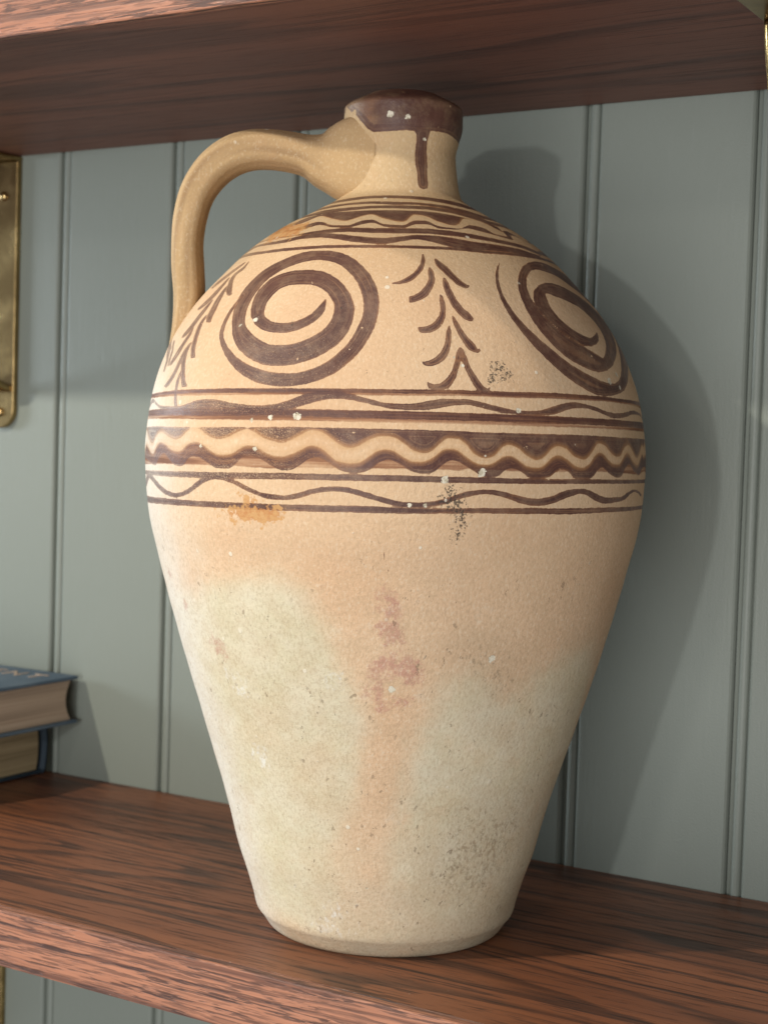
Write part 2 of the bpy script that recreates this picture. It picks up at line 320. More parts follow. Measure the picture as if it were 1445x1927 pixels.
POLYS={'lspiral':[[(-18.21,321.6),(-18.83,319.4),(-19.46,317.4),(-20.11,315.5),(-20.87,313.8),(-21.76,312.4),(-22.89,311.2),(-24.29,310.2),(-25.84,309.5),(-27.58,309.3),(-29.39,309.5),(-31.05,310.4),(-32.38,311.6),(-33.25,312.8),(-33.79,314.0),(-34.19,315.3),(-34.5,317.3),(-34.61,319.2),(-34.45,321.3),(-33.98,323.7),(-33.19,325.8),(-32.03,327.2),(-30.45,328.1),(-28.37,328.5),(-26.03,328.5),(-23.72,328.1),(-21.67,327.3),(-19.88,325.9),(-18.34,324.1),(-17.03,321.8),(-16.05,319.5),(-15.57,317.6),(-15.37,315.9),(-15.31,313.8),(-15.46,311.4),(-15.84,309.2),(-16.45,307.2),(-17.41,305.3),(-18.7,303.4),(-20.15,301.7),(-21.76,300.3),(-23.69,299.3),(-25.77,298.8),(-27.74,298.7),(-29.46,299.1),(-31.17,300.3),(-32.91,301.8),(-34.28,303.3),(-35.5,304.7),(-36.87,306.5),(-38.18,308.7),(-39.06,311.0),(-39.69,313.5),(-40.2,316.1),(-40.5,318.7),(-40.58,321.4),(-40.5,324.3),(-40.3,327.3),(-39.86,330.2),(-39.09,332.5),(-37.93,334.5),(-36.36,336.4),(-34.42,338.1),(-32.19,339.5),(-29.8,340.5),(-27.4,341.1),(-24.79,341.2),(-21.87,340.6),(-19.11,339.5),(-16.73,337.7),(-14.59,335.3),(-12.63,332.4),(-11.0,329.2),(-9.78,325.7),(-8.94,322.3),(-8.47,319.0),(-8.28,315.7),(-8.37,312.7),(-8.71,309.6),(-9.28,306.0),(-10.04,302.5),(-10.98,299.5),(-12.11,296.7),(-13.36,293.9),(-14.73,291.4),(-16.32,289.4),(-18.06,287.7),(-19.81,286.6),(-21.63,285.9),(-23.52,285.7),(-25.47,285.8),(-27.55,286.2),(-29.6,287.0),(-31.52,288.0),(-33.44,289.4),(-35.53,291.2),(-37.62,293.3),(-39.56,295.7),(-41.35,298.3),(-42.78,300.6),(-43.85,302.8),(-44.56,305.0),(-45.01,307.5),(-45.28,310.4),(-45.41,313.3),(-45.47,316.2),(-45.42,318.9),(-45.23,321.2),(-45.03,323.4),(-45.48,323.7),(-46.05,321.8),(-46.57,319.7),(-46.84,317.1),(-46.92,314.2),(-46.87,311.2),(-46.65,308.2),(-46.24,305.4),(-45.51,302.6),(-44.33,299.8),(-42.87,296.9),(-41.14,293.7),(-39.14,290.4),(-36.91,287.2),(-34.6,284.4),(-32.3,282.3),(-29.95,280.7),(-27.53,279.8),(-25.17,279.4),(-22.97,279.4),(-20.84,279.9),(-18.78,280.7),(-16.77,282.0),(-14.76,283.8),(-12.83,286.0),(-11.14,288.8),(-9.66,291.9),(-8.37,295.1),(-7.2,298.7),(-6.16,302.7),(-5.34,306.9),(-4.83,310.9),(-4.61,314.9),(-4.63,319.4),(-5.1,324.1),(-6.21,328.9),(-7.9,333.4),(-10.18,337.5),(-12.94,341.0),(-16.05,343.6),(-19.49,345.4),(-23.12,346.2),(-26.64,346.4),(-29.88,346.4),(-32.96,345.8),(-35.77,344.5),(-38.29,342.9),(-40.7,341.2),(-42.79,339.3),(-44.34,337.1),(-45.4,334.6),(-46.04,331.6),(-46.34,328.3),(-46.41,325.2),(-46.21,321.8),(-45.66,318.4),(-44.84,315.0),(-43.82,311.5),(-42.59,307.9),(-41.23,304.0),(-39.57,300.1),(-37.5,296.6),(-35.13,293.7),(-32.44,291.1),(-29.55,289.3),(-26.78,288.8),(-24.26,289.0),(-21.8,289.8),(-19.46,291.1),(-17.42,292.9),(-15.63,295.1),(-14.0,297.5),(-12.54,300.4),(-11.43,303.8),(-10.7,307.5),(-10.29,311.4),(-10.32,315.7),(-10.95,319.8),(-12.17,323.7),(-13.96,327.4),(-16.34,330.8),(-19.15,333.5),(-22.29,335.3),(-25.51,336.1),(-28.57,336.2),(-31.56,336.0),(-34.36,335.2),(-36.7,333.9),(-38.49,331.9),(-39.6,329.0),(-40.12,325.9),(-40.11,322.7),(-39.7,319.5),(-38.96,316.1),(-37.58,312.4),(-35.55,309.0),(-33.31,306.6),(-31.03,305.1),(-28.82,304.5),(-26.66,304.3),(-24.61,304.8),(-22.88,305.9),(-21.42,307.3),(-20.16,308.8),(-19.07,310.5),(-18.17,312.8),(-17.59,315.5),(-17.64,318.5),(-17.96,321.4)]],
'rspiral':[[(58.72,312.6),(56.31,310.6),(54.72,309.5),(54.14,309.3),(53.57,309.1),(52.3,309.2),(50.59,309.8),(48.68,311.0),(46.86,312.7),(45.28,314.9),(44.01,317.3),(43.21,319.8),(42.81,322.3),(42.83,324.5),(43.17,326.5),(43.59,328.1),(43.72,328.7),(43.99,329.2),(44.76,329.8),(45.69,329.5),(47.28,328.8),(49.53,328.1),(52.0,327.2),(54.49,326.1),(56.85,324.8),(58.93,322.7),(60.72,320.1),(62.08,317.5),(62.73,314.6),(62.47,311.4),(61.62,308.3),(60.37,305.7),(58.85,303.3),(57.18,300.8),(56.0,299.5),(55.62,299.7),(55.04,300.0),(54.05,300.6),(52.34,301.7),(50.26,303.1),(48.37,304.6),(46.81,306.1),(45.25,307.7),(43.51,309.6),(41.88,311.7),(40.5,314.0),(39.31,316.4),(38.33,318.6),(37.59,321.0),(37.16,323.7),(37.09,326.5),(37.37,329.2),(38.0,331.8),(38.97,334.1),(40.31,336.4),(42.05,338.5),(43.74,340.2),(45.41,341.3),(47.5,342.2),(49.87,342.4),(52.7,342.1),(56.15,341.5),(59.74,340.4),(62.76,338.4),(65.47,336.2),(68.2,334.4),(70.76,332.3),(73.39,329.6),(75.61,326.3),(75.96,321.9),(76.99,317.7),(77.16,314.4),(75.37,311.1),(72.87,307.6),(70.67,304.2),(68.87,301.0),(67.17,297.8),(65.48,294.6),(63.52,291.7),(61.11,289.3),(59.26,288.0),(57.92,287.5),(55.99,287.2),(53.79,287.5),(51.71,288.1),(49.75,289.1),(47.69,290.3),(45.68,291.6),(43.8,293.1),(42.03,294.7),(40.35,296.6),(38.74,298.8),(37.17,301.2),(35.62,303.6),(34.19,306.0),(32.91,308.5),(31.76,310.9),(30.75,313.6),(29.88,316.4),(29.17,319.2),(28.63,321.9),(28.28,324.5),(28.16,327.2),(28.32,329.9),(28.75,332.7),(29.46,335.6),(30.41,338.4),(31.64,341.0),(33.14,343.7),(32.91,343.8),(31.06,341.2),(29.47,338.5),(28.34,335.4),(27.58,332.2),(27.1,329.3),(26.89,326.3),(26.9,323.4),(27.14,320.6),(27.59,317.6),(28.19,314.5),(28.91,311.4),(29.75,308.4),(30.73,305.5),(31.83,302.7),(33.1,299.9),(34.45,297.2),(35.81,294.5),(37.26,291.9),(38.79,289.6),(40.43,287.4),(42.17,285.5),(44.01,283.9),(46.01,282.2),(48.47,281.0),(51.51,280.7),(54.81,281.1),(58.46,282.1),(62.9,284.4),(66.91,288.0),(70.34,291.7),(74.31,295.5),(80.6,299.7),(80.38,303.0),(80.15,306.2),(80.0,309.4),(79.83,312.6),(79.65,315.6),(79.54,318.9),(79.22,323.3),(78.74,327.8),(78.59,331.6),(78.45,334.9),(78.35,337.7),(78.36,340.2),(78.26,343.1),(69.42,344.5),(64.36,345.9),(59.9,346.9),(55.72,347.4),(51.33,347.1),(46.72,345.7),(42.46,343.2),(39.22,340.0),(36.98,336.7),(35.41,333.6),(34.35,330.4),(33.76,327.3),(33.51,324.2),(33.5,320.9),(33.75,317.6),(34.19,314.5),(34.82,311.6),(35.69,308.6),(36.79,305.5),(38.1,302.7),(39.55,300.2),(41.03,298.1),(42.72,296.3),(44.8,294.8),(46.92,293.6),(48.98,292.6),(51.72,292.1),(55.53,293.2),(60.02,296.1),(63.87,300.0),(67.3,303.9),(70.47,307.6),(73.48,311.3),(76.12,315.2),(77.06,318.9),(74.97,322.0),(72.44,324.9),(69.69,327.6),(66.76,330.0),(63.67,331.9),(60.59,333.3),(57.58,334.7),(54.58,335.6),(51.46,336.0),(47.74,335.6),(43.46,333.6),(39.77,330.2),(37.87,326.3),(37.31,323.2),(37.51,320.6),(38.17,318.3),(39.06,315.8),(40.22,313.4),(41.66,310.8),(43.35,308.5),(45.25,306.6),(47.3,305.2),(49.46,304.5),(51.91,304.6),(54.79,305.8),(57.54,308.2),(58.84,310.6),(59.35,312.6)]],
'mplant':[[(6.84,345.0),(6.65,343.6),(6.46,342.3),(6.25,341.2),(6.01,340.1),(5.73,339.1),(5.39,338.1),(5.0,337.2),(4.56,336.3),(4.05,335.4),(3.45,334.5),(2.81,333.6),(2.19,332.8),(1.58,332.1),(0.94,331.4),(0.35,330.9),(-0.17,330.5),(-0.64,330.3),(-1.07,330.0),(-1.39,329.8),(-1.64,329.7),(-1.9,329.5),(-1.87,329.0),(-1.6,328.9),(-1.32,328.9),(-0.96,328.8),(-0.52,328.9),(0.01,328.9),(0.61,329.1),(1.3,329.4),(2.06,329.8),(2.84,330.4),(3.6,331.3),(4.34,332.3),(5.02,333.4),(5.62,334.5),(6.16,335.6),(6.63,336.9),(7.05,338.2),(7.38,339.5),(7.6,340.9),(7.64,342.4),(7.55,343.8),(7.45,345.2)],
[(8.42,338.3),(8.24,337.4),(8.07,336.4),(7.94,335.4),(7.94,334.1),(7.98,332.9),(7.9,331.9),(7.67,331.0),(7.31,329.9),(6.9,328.8),(6.44,327.8),(5.95,326.8),(5.46,325.9),(4.93,325.1),(4.34,324.4),(3.82,323.8),(3.41,323.5),(2.98,323.3),(2.48,323.1),(2.61,320.0),(3.11,320.1),(3.67,320.2),(4.35,320.5),(5.09,321.1),(5.88,321.9),(6.64,322.9),(7.33,324.1),(7.95,325.5),(8.49,326.9),(8.96,328.4),(9.36,330.0),(9.65,331.7),(9.76,333.4),(9.72,334.9),(9.6,336.1),(9.4,337.1),(9.12,337.8),(8.84,338.6)],
[(10.28,324.7),(10.18,323.7),(10.08,322.8),(10.01,321.7),(10.02,320.2),(10.05,318.7),(10.0,317.3),(9.81,315.9),(9.54,314.5),(9.22,313.3),(8.84,312.3),(8.39,311.4),(7.96,310.6),(7.52,310.0),(7.03,309.5),(6.55,309.0),(6.11,308.8),(5.69,308.7),(5.39,308.6),(5.24,308.4),(4.99,308.5),(4.67,308.7),(4.42,308.3),(4.46,307.6),(4.57,306.7),(4.96,306.0),(5.52,305.6),(6.15,305.6),(6.81,305.8),(7.51,306.1),(8.25,306.7),(8.98,307.7),(9.63,308.9),(10.21,310.4),(10.69,312.0),(11.05,313.8),(11.3,315.6),(11.45,317.4),(11.45,319.2),(11.35,320.9),(11.23,322.3),(11.1,323.3),(10.94,324.1),(10.78,324.9)],
[(11.49,309.9),(11.26,308.8),(11.03,307.7),(10.83,306.5),(10.69,305.0),(10.58,303.5),(10.44,302.1),(10.26,300.8),(10.04,299.6),(9.78,298.6),(9.42,297.5),(8.99,296.5),(8.58,295.6),(8.16,294.9),(7.69,294.2),(7.23,293.6),(6.82,293.2),(6.45,292.9),(6.16,292.7),(5.87,292.6),(5.5,292.8),(5.09,293.1),(4.98,292.8),(5.21,292.0),(5.47,291.2),(5.91,290.5),(6.49,290.3),(7.08,290.4),(7.68,290.7),(8.32,291.2),(9.01,291.9),(9.68,292.9),(10.26,294.2),(10.75,295.7),(11.15,297.2),(11.46,298.8),(11.66,300.3),(11.81,301.8),(11.93,303.4),(11.99,305.0),(12.03,306.5),(12.02,307.7),(11.98,308.8),(11.94,309.9)],
[(13.52,299.9),(13.26,299.0),(13.01,298.1),(12.77,297.1),(12.57,295.7),(12.4,294.2),(12.19,292.7),(11.93,291.1),(11.65,289.5),(11.32,288.0),(10.92,286.7),(10.48,285.6),(10.1,284.7),(9.77,284.1),(9.44,283.5),(9.1,283.0),(8.71,282.7),(8.24,282.5),(7.82,282.4),(7.53,282.4),(7.3,282.6),(7.06,282.7),(6.79,282.9),(6.47,283.3),(6.14,283.6),(6.01,283.4),(6.11,282.6),(6.23,281.8),(6.45,281.0),(6.78,280.4),(7.18,280.0),(7.65,279.8),(8.2,279.6),(8.85,279.5),(9.53,279.8),(10.18,280.3),(10.81,281.1),(11.38,282.2),(11.85,283.7),(12.23,285.3),(12.56,287.0),(12.88,288.7),(13.17,290.4),(13.42,292.1),(13.66,293.7),(13.86,295.3),(14.0,296.6),(14.08,297.7),(14.11,298.7),(14.14,299.6)],
[(10.5,342.9),(10.49,341.8),(10.51,340.6),(10.73,339.3),(11.19,338.2),(11.74,337.2),(12.29,336.3),(12.85,335.1),(13.45,333.8),(14.05,332.6),(14.59,331.6),(15.11,330.7),(15.66,329.9),(16.28,329.2),(16.93,328.6),(17.6,328.3),(18.27,328.5),(18.74,329.1),(19.08,329.7),(19.03,330.3),(18.65,330.2),(18.39,330.2),(18.26,330.4),(17.93,330.9),(17.47,331.6),(17.0,332.4),(16.56,333.2),(16.11,334.1),(15.64,335.1),(15.13,336.3),(14.58,337.7),(13.99,339.0),(13.37,340.0),(12.76,340.9),(12.25,341.5),(11.79,342.1),(11.32,342.7),(10.84,343.3)],
[(12.01,333.0),(11.82,332.0),(11.64,331.0),(11.56,329.7),(11.62,328.1),(11.78,326.4),(11.99,324.7),(12.25,323.0),(12.56,321.3),(12.9,319.8),(13.27,318.4),(13.68,317.2),(14.12,316.0),(14.62,314.9),(15.13,313.9),(15.61,313.1),(16.1,312.6),(16.57,312.3),(16.94,312.2),(17.18,312.2),(17.34,312.3),(17.5,312.3),(17.84,313.2),(17.85,313.5),(17.86,313.8),(17.79,314.2),(17.61,314.8),(17.37,315.5),(17.06,316.2),(16.63,317.0),(16.15,317.7),(15.71,318.6),(15.36,319.6),(15.02,320.7),(14.7,321.9),(14.37,323.3),(14.06,324.8),(13.79,326.3),(13.56,327.9),(13.36,329.4),(13.17,330.8),(12.97,331.7),(12.77,332.5),(12.57,333.3)],
[(12.62,314.4),(12.59,313.4),(12.57,312.3),(12.65,311.1),(12.87,309.6),(13.18,308.0),(13.5,306.4),(13.82,304.9),(14.16,303.5),(14.51,302.2),(14.86,300.9),(15.22,299.8),(15.61,298.8),(16.05,298.2),(16.55,297.7),(17.12,297.4),(17.72,297.5),(18.14,298.0),(18.47,298.4),(18.3,299.8),(17.94,299.7),(17.67,299.6),(17.59,299.8),(17.51,300.1),(17.35,300.8),(17.1,301.6),(16.74,302.4),(16.32,303.3),(15.91,304.3),(15.51,305.4),(15.12,306.6),(14.74,307.9),(14.37,309.4),(14.02,310.8),(13.71,312.1),(13.45,313.1),(13.22,313.9),(12.99,314.7)],
[(13.7,299.1),(13.72,297.7),(13.73,296.3),(13.81,294.8),(13.96,293.2),(14.16,291.5),(14.42,289.8),(14.74,288.1),(15.09,286.4),(15.46,284.8),(15.8,283.4),(16.18,282.0),(16.63,280.7),(17.17,279.7),(17.73,278.9),(18.25,278.4),(18.76,278.2),(19.21,278.2),(19.62,278.2),(19.92,279.9),(19.59,280.3),(19.31,280.7),(19.02,281.2),(18.63,281.7),(18.22,282.3),(17.85,283.0),(17.5,284.0),(17.15,285.2),(16.77,286.5),(16.38,288.0),(15.99,289.5),(15.65,291.0),(15.39,292.5),(15.17,294.1),(14.96,295.6),(14.75,296.9),(14.55,298.2),(14.35,299.5)],
[(18.26,279.6),(18.59,279.7),(18.96,279.9),(19.32,280.3),(19.55,280.9),(19.64,281.5),(19.72,282.0),(19.61,282.1),(19.4,281.7),(19.22,281.4),(19.06,281.2),(18.85,281.1),(18.53,281.0),(18.19,280.8)]],
'lplant':[[(-60.39,343.6),(-61.12,343.2),(-61.89,342.7),(-62.66,342.2),(-63.44,341.7),(-64.24,341.1),(-65.1,340.4),(-66.04,339.5),(-67.05,338.4),(-68.08,337.3),(-69.19,336.3),(-70.38,335.2),(-71.38,334.2),(-71.84,333.1),(-71.93,332.0),(-72.08,331.0),(-68.97,330.0),(-67.92,330.8),(-66.97,331.6),(-66.08,332.5),(-65.19,333.5),(-64.33,334.5),(-63.57,335.6),(-62.91,336.8),(-62.31,338.0),(-61.74,339.0),(-61.16,339.8),(-60.59,340.4),(-60.14,341.1),(-59.86,341.8),(-59.69,342.5),(-59.52,343.2)],
[(-58.18,343.6),(-58.17,342.4),(-58.17,341.3),(-58.36,340.3),(-58.91,339.4),(-59.68,338.5),(-60.23,337.5),(-60.36,336.5),(-60.21,335.4),(-59.76,334.3),(-58.96,332.9),(-58.01,331.6),(-57.2,330.3),(-56.57,329.2),(-55.9,328.0),(-54.84,326.6),(-53.33,325.2),(-52.14,324.5),(-51.3,324.0),(-50.35,325.0),(-50.99,325.8),(-51.36,326.2),(-51.43,326.4),(-51.83,327.0),(-52.54,328.0),(-53.36,329.2),(-54.29,330.5),(-55.24,331.8),(-56.06,332.9),(-56.71,334.1),(-57.2,335.1),(-57.4,336.2),(-57.02,337.1),(-56.3,338.0),(-55.87,339.1),(-56.08,340.4),(-56.63,341.8),(-57.22,343.2)],
[(-62.31,335.7),(-62.36,334.3),(-62.44,333.0),(-62.54,331.6),(-62.69,330.0),(-62.89,328.5),(-63.2,327.0),(-63.65,325.5),(-64.22,324.1),(-64.82,322.9),(-65.46,321.7),(-66.14,320.7),(-66.65,319.9),(-66.82,319.4),(-66.75,319.1),(-66.69,318.8),(-65.66,318.3),(-65.11,318.3),(-64.57,318.4),(-63.9,318.6),(-63.01,319.3),(-62.03,320.1),(-61.18,321.2),(-60.54,322.4),(-60.05,323.9),(-59.71,325.4),(-59.52,327.0),(-59.48,328.6),(-59.59,330.3),(-59.87,331.9),(-60.3,333.5),(-60.79,335.1)],
[(-57.79,330.3),(-57.78,329.1),(-57.81,327.9),(-57.76,326.6),(-57.65,325.2),(-57.49,323.8),(-57.31,322.3),(-57.1,320.9),(-56.88,319.4),(-56.69,318.1),(-56.55,316.9),(-56.41,315.7),(-56.14,314.5),(-55.68,313.2),(-55.17,312.1),(-54.71,311.1),(-51.97,310.5),(-52.28,311.4),(-52.58,312.3),(-52.79,313.2),(-52.91,314.1),(-52.98,315.2),(-53.1,316.5),(-53.35,317.9),(-53.66,319.4),(-53.97,320.8),(-54.27,322.3),(-54.61,323.9),(-55.0,325.4),(-55.46,326.8),(-55.97,328.3),(-56.55,329.7)],
[(-60.0,323.5),(-60.43,322.3),(-60.92,321.1),(-61.4,319.7),(-61.82,318.0),(-62.22,316.1),(-62.6,314.3),(-62.91,312.7),(-63.19,311.2),(-63.55,309.8),(-64.13,308.5),(-64.83,307.2),(-65.36,306.1),(-65.49,305.3),(-65.38,304.7),(-65.28,304.0),(-64.5,303.7),(-63.83,304.0),(-63.19,304.2),(-62.52,304.8),(-61.75,305.7),(-60.98,306.9),(-60.36,308.3),(-59.99,309.8),(-59.77,311.3),(-59.57,313.0),(-59.29,314.8),(-59.01,316.7),(-58.84,318.5),(-58.82,320.1),(-58.91,321.6),(-59.08,323.1)],
[(-57.1,315.1),(-57.44,314.2),(-57.8,313.2),(-58.02,312.0),(-58.03,310.6),(-57.92,309.0),(-57.74,307.3),(-57.51,305.8),(-57.22,304.2),(-56.91,302.6),(-56.61,300.9),(-56.3,299.1),(-55.89,297.4),(-55.33,295.8),(-54.72,294.4),(-54.16,293.0),(-51.95,293.1),(-52.5,294.4),(-53.06,295.7),(-53.52,297.1),(-53.87,298.6),(-54.16,300.2),(-54.45,301.9),(-54.73,303.4),(-54.98,304.9),(-55.23,306.4),(-55.49,308.0),(-55.75,309.6),(-55.96,311.1),(-56.08,312.3),(-56.11,313.5),(-56.16,314.6)],
[(-60.85,310.3),(-60.93,309.0),(-61.04,307.7),(-61.25,306.4),(-61.64,304.8),(-62.17,303.2),(-62.71,301.6),(-63.2,300.2),(-63.67,298.9),(-64.11,297.5),(-64.55,296.1),(-64.96,294.7),(-65.32,293.4),(-65.6,292.3),(-65.82,291.3),(-66.05,290.4),(-64.35,289.7),(-63.74,290.5),(-63.17,291.4),(-62.62,292.3),(-62.11,293.6),(-61.64,295.0),(-61.23,296.4),(-60.92,297.7),(-60.66,299.1),(-60.35,300.5),(-59.91,302.1),(-59.47,303.8),(-59.25,305.5),(-59.39,307.1),(-59.76,308.6),(-60.18,310.1)],
[(-57.49,301.3),(-57.97,300.7),(-58.48,300.1),(-58.87,299.1),(-59.08,297.8),(-59.15,296.2),(-58.99,294.4),(-58.56,292.5),(-57.97,290.4),(-57.37,288.4),(-56.78,286.4),(-56.18,284.3),(-55.61,282.5),(-55.05,281.0),(-54.52,279.7),(-54.05,278.6),(-51.86,279.2),(-52.41,280.3),(-52.96,281.4),(-53.48,282.6),(-54.02,284.3),(-54.58,286.2),(-55.12,288.2),(-55.66,290.1),(-56.16,292.1),(-56.54,293.8),(-56.74,295.4),(-56.81,296.9),(-56.84,298.2),(-56.83,299.2),(-56.77,300.0),(-56.7,300.9)],
[(-59.23,298.5),(-59.49,297.5),(-59.76,296.6),(-60.0,295.4),(-60.17,293.6),(-60.34,291.6),(-60.58,289.7),(-60.88,288.0),(-61.25,286.3),(-61.71,284.9),(-62.33,283.6),(-63.06,282.4),(-63.72,281.4),(-64.17,280.7),(-64.52,280.2),(-64.91,279.7),(-62.93,278.6),(-62.38,279.0),(-61.82,279.5),(-61.24,280.1),(-60.63,281.2),(-60.03,282.5),(-59.51,283.9),(-59.09,285.5),(-58.75,287.1),(-58.49,288.9),(-58.29,290.8),(-58.17,292.9),(-58.14,294.7),(-58.21,296.0),(-58.34,297.1),(-58.48,298.2)],
[(-57.11,286.8),(-57.35,285.5),(-57.6,284.2),(-57.76,282.8),(-57.76,281.5),(-57.66,280.1),(-57.51,278.7),(-57.34,276.9),(-57.15,275.1),(-56.92,273.4),(-56.64,271.9),(-56.29,270.6),(-55.82,269.4),(-55.21,268.6),(-54.58,268.0),(-54.02,267.6),(-53.52,268.1),(-53.92,268.7),(-54.26,269.2),(-54.55,269.9),(-54.85,270.8),(-55.17,272.0),(-55.45,273.4),(-55.67,275.0),(-55.87,276.8),(-56.04,278.4),(-56.15,279.8),(-56.19,281.1),(-56.23,282.4),(-56.28,283.8),(-56.32,285.1),(-56.38,286.6)]],
'drip':[[(9.47,415.4),(13.3,412.4),(14.34,409.2),(12.88,402.4),(13.09,397.9),(15.07,392.8),(15.53,387.0),(17.52,385.4),(21.25,384.6),(25.47,385.5),(26.72,387.3),(26.2,392.1),(27.1,398.5),(26.5,404.7),(26.24,409.7),(27.46,413.0),(28.8,416.3)]],
'w3':[[(-80.76,227.1),(-74.67,229.9),(-72.14,232.2),(-70.71,233.6),(-70.82,233.8),(-70.37,233.5),(-68.2,232.7),(-65.84,231.1),(-63.46,229.3),(-61.16,227.7),(-58.8,226.4),(-56.33,225.7),(-53.96,225.6),(-51.8,226.1),(-49.81,227.1),(-47.97,228.5),(-46.26,230.2),(-44.7,232.0),(-43.25,233.6),(-41.8,234.7),(-40.4,235.4),(-39.08,235.6),(-37.76,235.5),(-36.44,234.9),(-35.12,234.2),(-33.82,233.2),(-32.54,232.1),(-31.27,231.1),(-30.01,230.1),(-28.77,229.2),(-27.54,228.5),(-26.36,227.9),(-25.12,227.6),(-23.67,227.6),(-22.18,227.8),(-20.8,228.2),(-19.44,228.9),(-18.07,229.8),(-16.75,230.8),(-15.46,231.6),(-14.2,232.2),(-12.95,232.5),(-11.71,232.6),(-10.48,232.5),(-9.27,232.2),(-8.04,231.7),(-6.81,231.0),(-5.56,230.3),(-4.32,229.5),(-3.07,228.8),(-1.82,228.0),(-0.56,227.3),(0.73,226.8),(2.02,226.5),(3.29,226.5),(4.55,226.5),(5.82,226.6),(7.1,226.9),(8.39,227.4),(9.67,228.2),(10.95,229.1),(12.28,230.2),(13.47,231.1),(14.21,231.6),(14.95,232.0),(16.14,232.7),(17.46,233.3),(18.72,233.4),(20.02,233.2),(21.34,232.7),(22.71,231.9),(24.11,231.0),(25.55,230.0),(27.06,229.1),(28.67,228.5),(30.32,228.3),(32.0,228.5),(33.69,229.1),(35.41,230.1),(37.11,231.4),(38.72,232.5),(40.43,233.4),(42.08,234.0),(43.14,233.9),(44.07,233.4),(45.43,232.2),(47.05,230.8),(48.85,229.8),(50.92,229.2),(53.27,229.3),(55.51,229.7),(57.49,230.0),(59.56,230.7),(61.41,232.1),(63.0,233.4),(64.49,234.1),(65.82,234.5),(67.34,234.2),(69.13,233.6),(70.73,232.8),(72.59,231.8),(75.07,232.1),(72.81,233.3),(70.61,234.4),(68.04,235.4),(65.48,235.8),(63.38,235.5),(61.57,234.7),(59.81,233.6),(58.21,232.7),(56.7,232.4),(54.89,232.4),(52.79,232.2),(50.95,232.3),(49.49,232.9),(48.0,233.8),(46.35,234.9),(44.69,235.9),(43.29,236.5),(41.85,236.6),(39.94,236.4),(37.91,235.9),(36.14,234.6),(34.57,233.4),(33.07,232.5),(31.61,232.0),(30.19,231.8),(28.78,231.9),(27.36,232.4),(25.9,233.1),(24.43,233.8),(22.97,234.5),(21.53,235.0),(20.1,235.5),(18.7,235.6),(17.32,235.5),(15.9,235.1),(14.64,234.6),(13.85,234.1),(13.07,233.5),(11.87,232.5),(10.57,231.4),(9.35,230.6),(8.15,229.9),(6.94,229.5),(5.73,229.2),(4.52,229.1),(3.3,229.1),(2.08,229.1),(0.89,229.3),(-0.3,229.9),(-1.53,230.5),(-2.76,231.3),(-4.0,232.0),(-5.25,232.8),(-6.51,233.5),(-7.78,234.2),(-9.07,234.8),(-10.38,235.0),(-11.69,235.1),(-13.01,234.9),(-14.34,234.5),(-15.68,233.9),(-17.03,233.1),(-18.39,232.1),(-19.71,231.1),(-20.96,230.5),(-22.21,230.0),(-23.59,230.0),(-24.95,230.2),(-26.11,230.3),(-27.21,230.6),(-28.37,231.1),(-29.55,231.9),(-30.75,232.9),(-31.99,234.0),(-33.27,235.1),(-34.59,236.1),(-35.96,237.1),(-37.4,237.8),(-38.95,238.1),(-40.6,237.9),(-42.34,237.0),(-44.09,235.6),(-45.7,233.8),(-47.23,231.9),(-48.83,230.3),(-50.45,229.0),(-52.09,228.2),(-53.77,227.8),(-55.57,228.0),(-57.42,228.6),(-59.3,229.6),(-61.28,230.9),(-63.32,232.6),(-65.46,234.2),(-67.79,235.3),(-71.58,235.6),(-75.82,233.9),(-79.36,232.1),(-80.69,229.8),(-80.68,227.3)]],
'crack':[[(-1.89,206.9),(-1.64,201.3),(-0.6,195.9),(-0.39,196.1),(-1.43,201.4),(-1.68,207.0)],
[(-79.85,307.4),(-78.95,301.3),(-70.9,292.8),(-69.64,287.2),(-67.82,286.9),(-68.21,292.3),(-71.43,300.2),(-79.94,307.2)],
[(-73.28,303.9),(-69.59,298.1),(-67.14,289.8),(-65.62,289.5),(-67.11,297.6),(-70.46,303.4)]],
'clayrim':[[(-70.1,431.9),(-73.26,429.3),(-53.21,423.3),(-42.84,418.6),(-37.32,415.4),(-29.06,413.0),(-29.75,410.2),(-71.92,410.6),(-88.85,420.2)]],
'pale':[[(-80.1,169.6),(-49.37,182.8),(-36.08,187.0),(-25.81,190.2),(-19.57,186.1),(-14.99,174.7),(-11.63,159.9),(-8.12,142.4),(-5.67,121.6),(-7.34,102.7),(-8.96,83.5),(-18.2,57.4),(-16.71,32.3),(-28.07,9.9),(-80.54,12.8),(-73.27,96.9),(-76.46,140.2)],
[(8.91,138.2),(14.94,149.9),(21.52,152.3),(30.53,137.2),(37.33,148.3),(47.17,157.5),(59.58,159.3),(71.02,154.1),(79.96,89.6),(73.63,34.5),(69.0,14.4),(38.39,8.7),(14.32,19.6),(2.95,42.9),(1.43,70.6),(5.22,106.3)]],
'rust':[[(-40.28,221.6),(-34.92,223.0),(-29.39,226.1),(-24.35,225.4),(-21.98,222.0),(-24.5,216.8),(-30.98,216.1),(-35.15,216.8)],
[(-73.46,366.4),(-42.24,363.8),(-41.44,355.3),(-58.51,352.8),(-74.52,361.1)],
[(-33.66,229.3),(-30.66,229.1),(-26.82,226.4),(-30.77,222.7)]]}
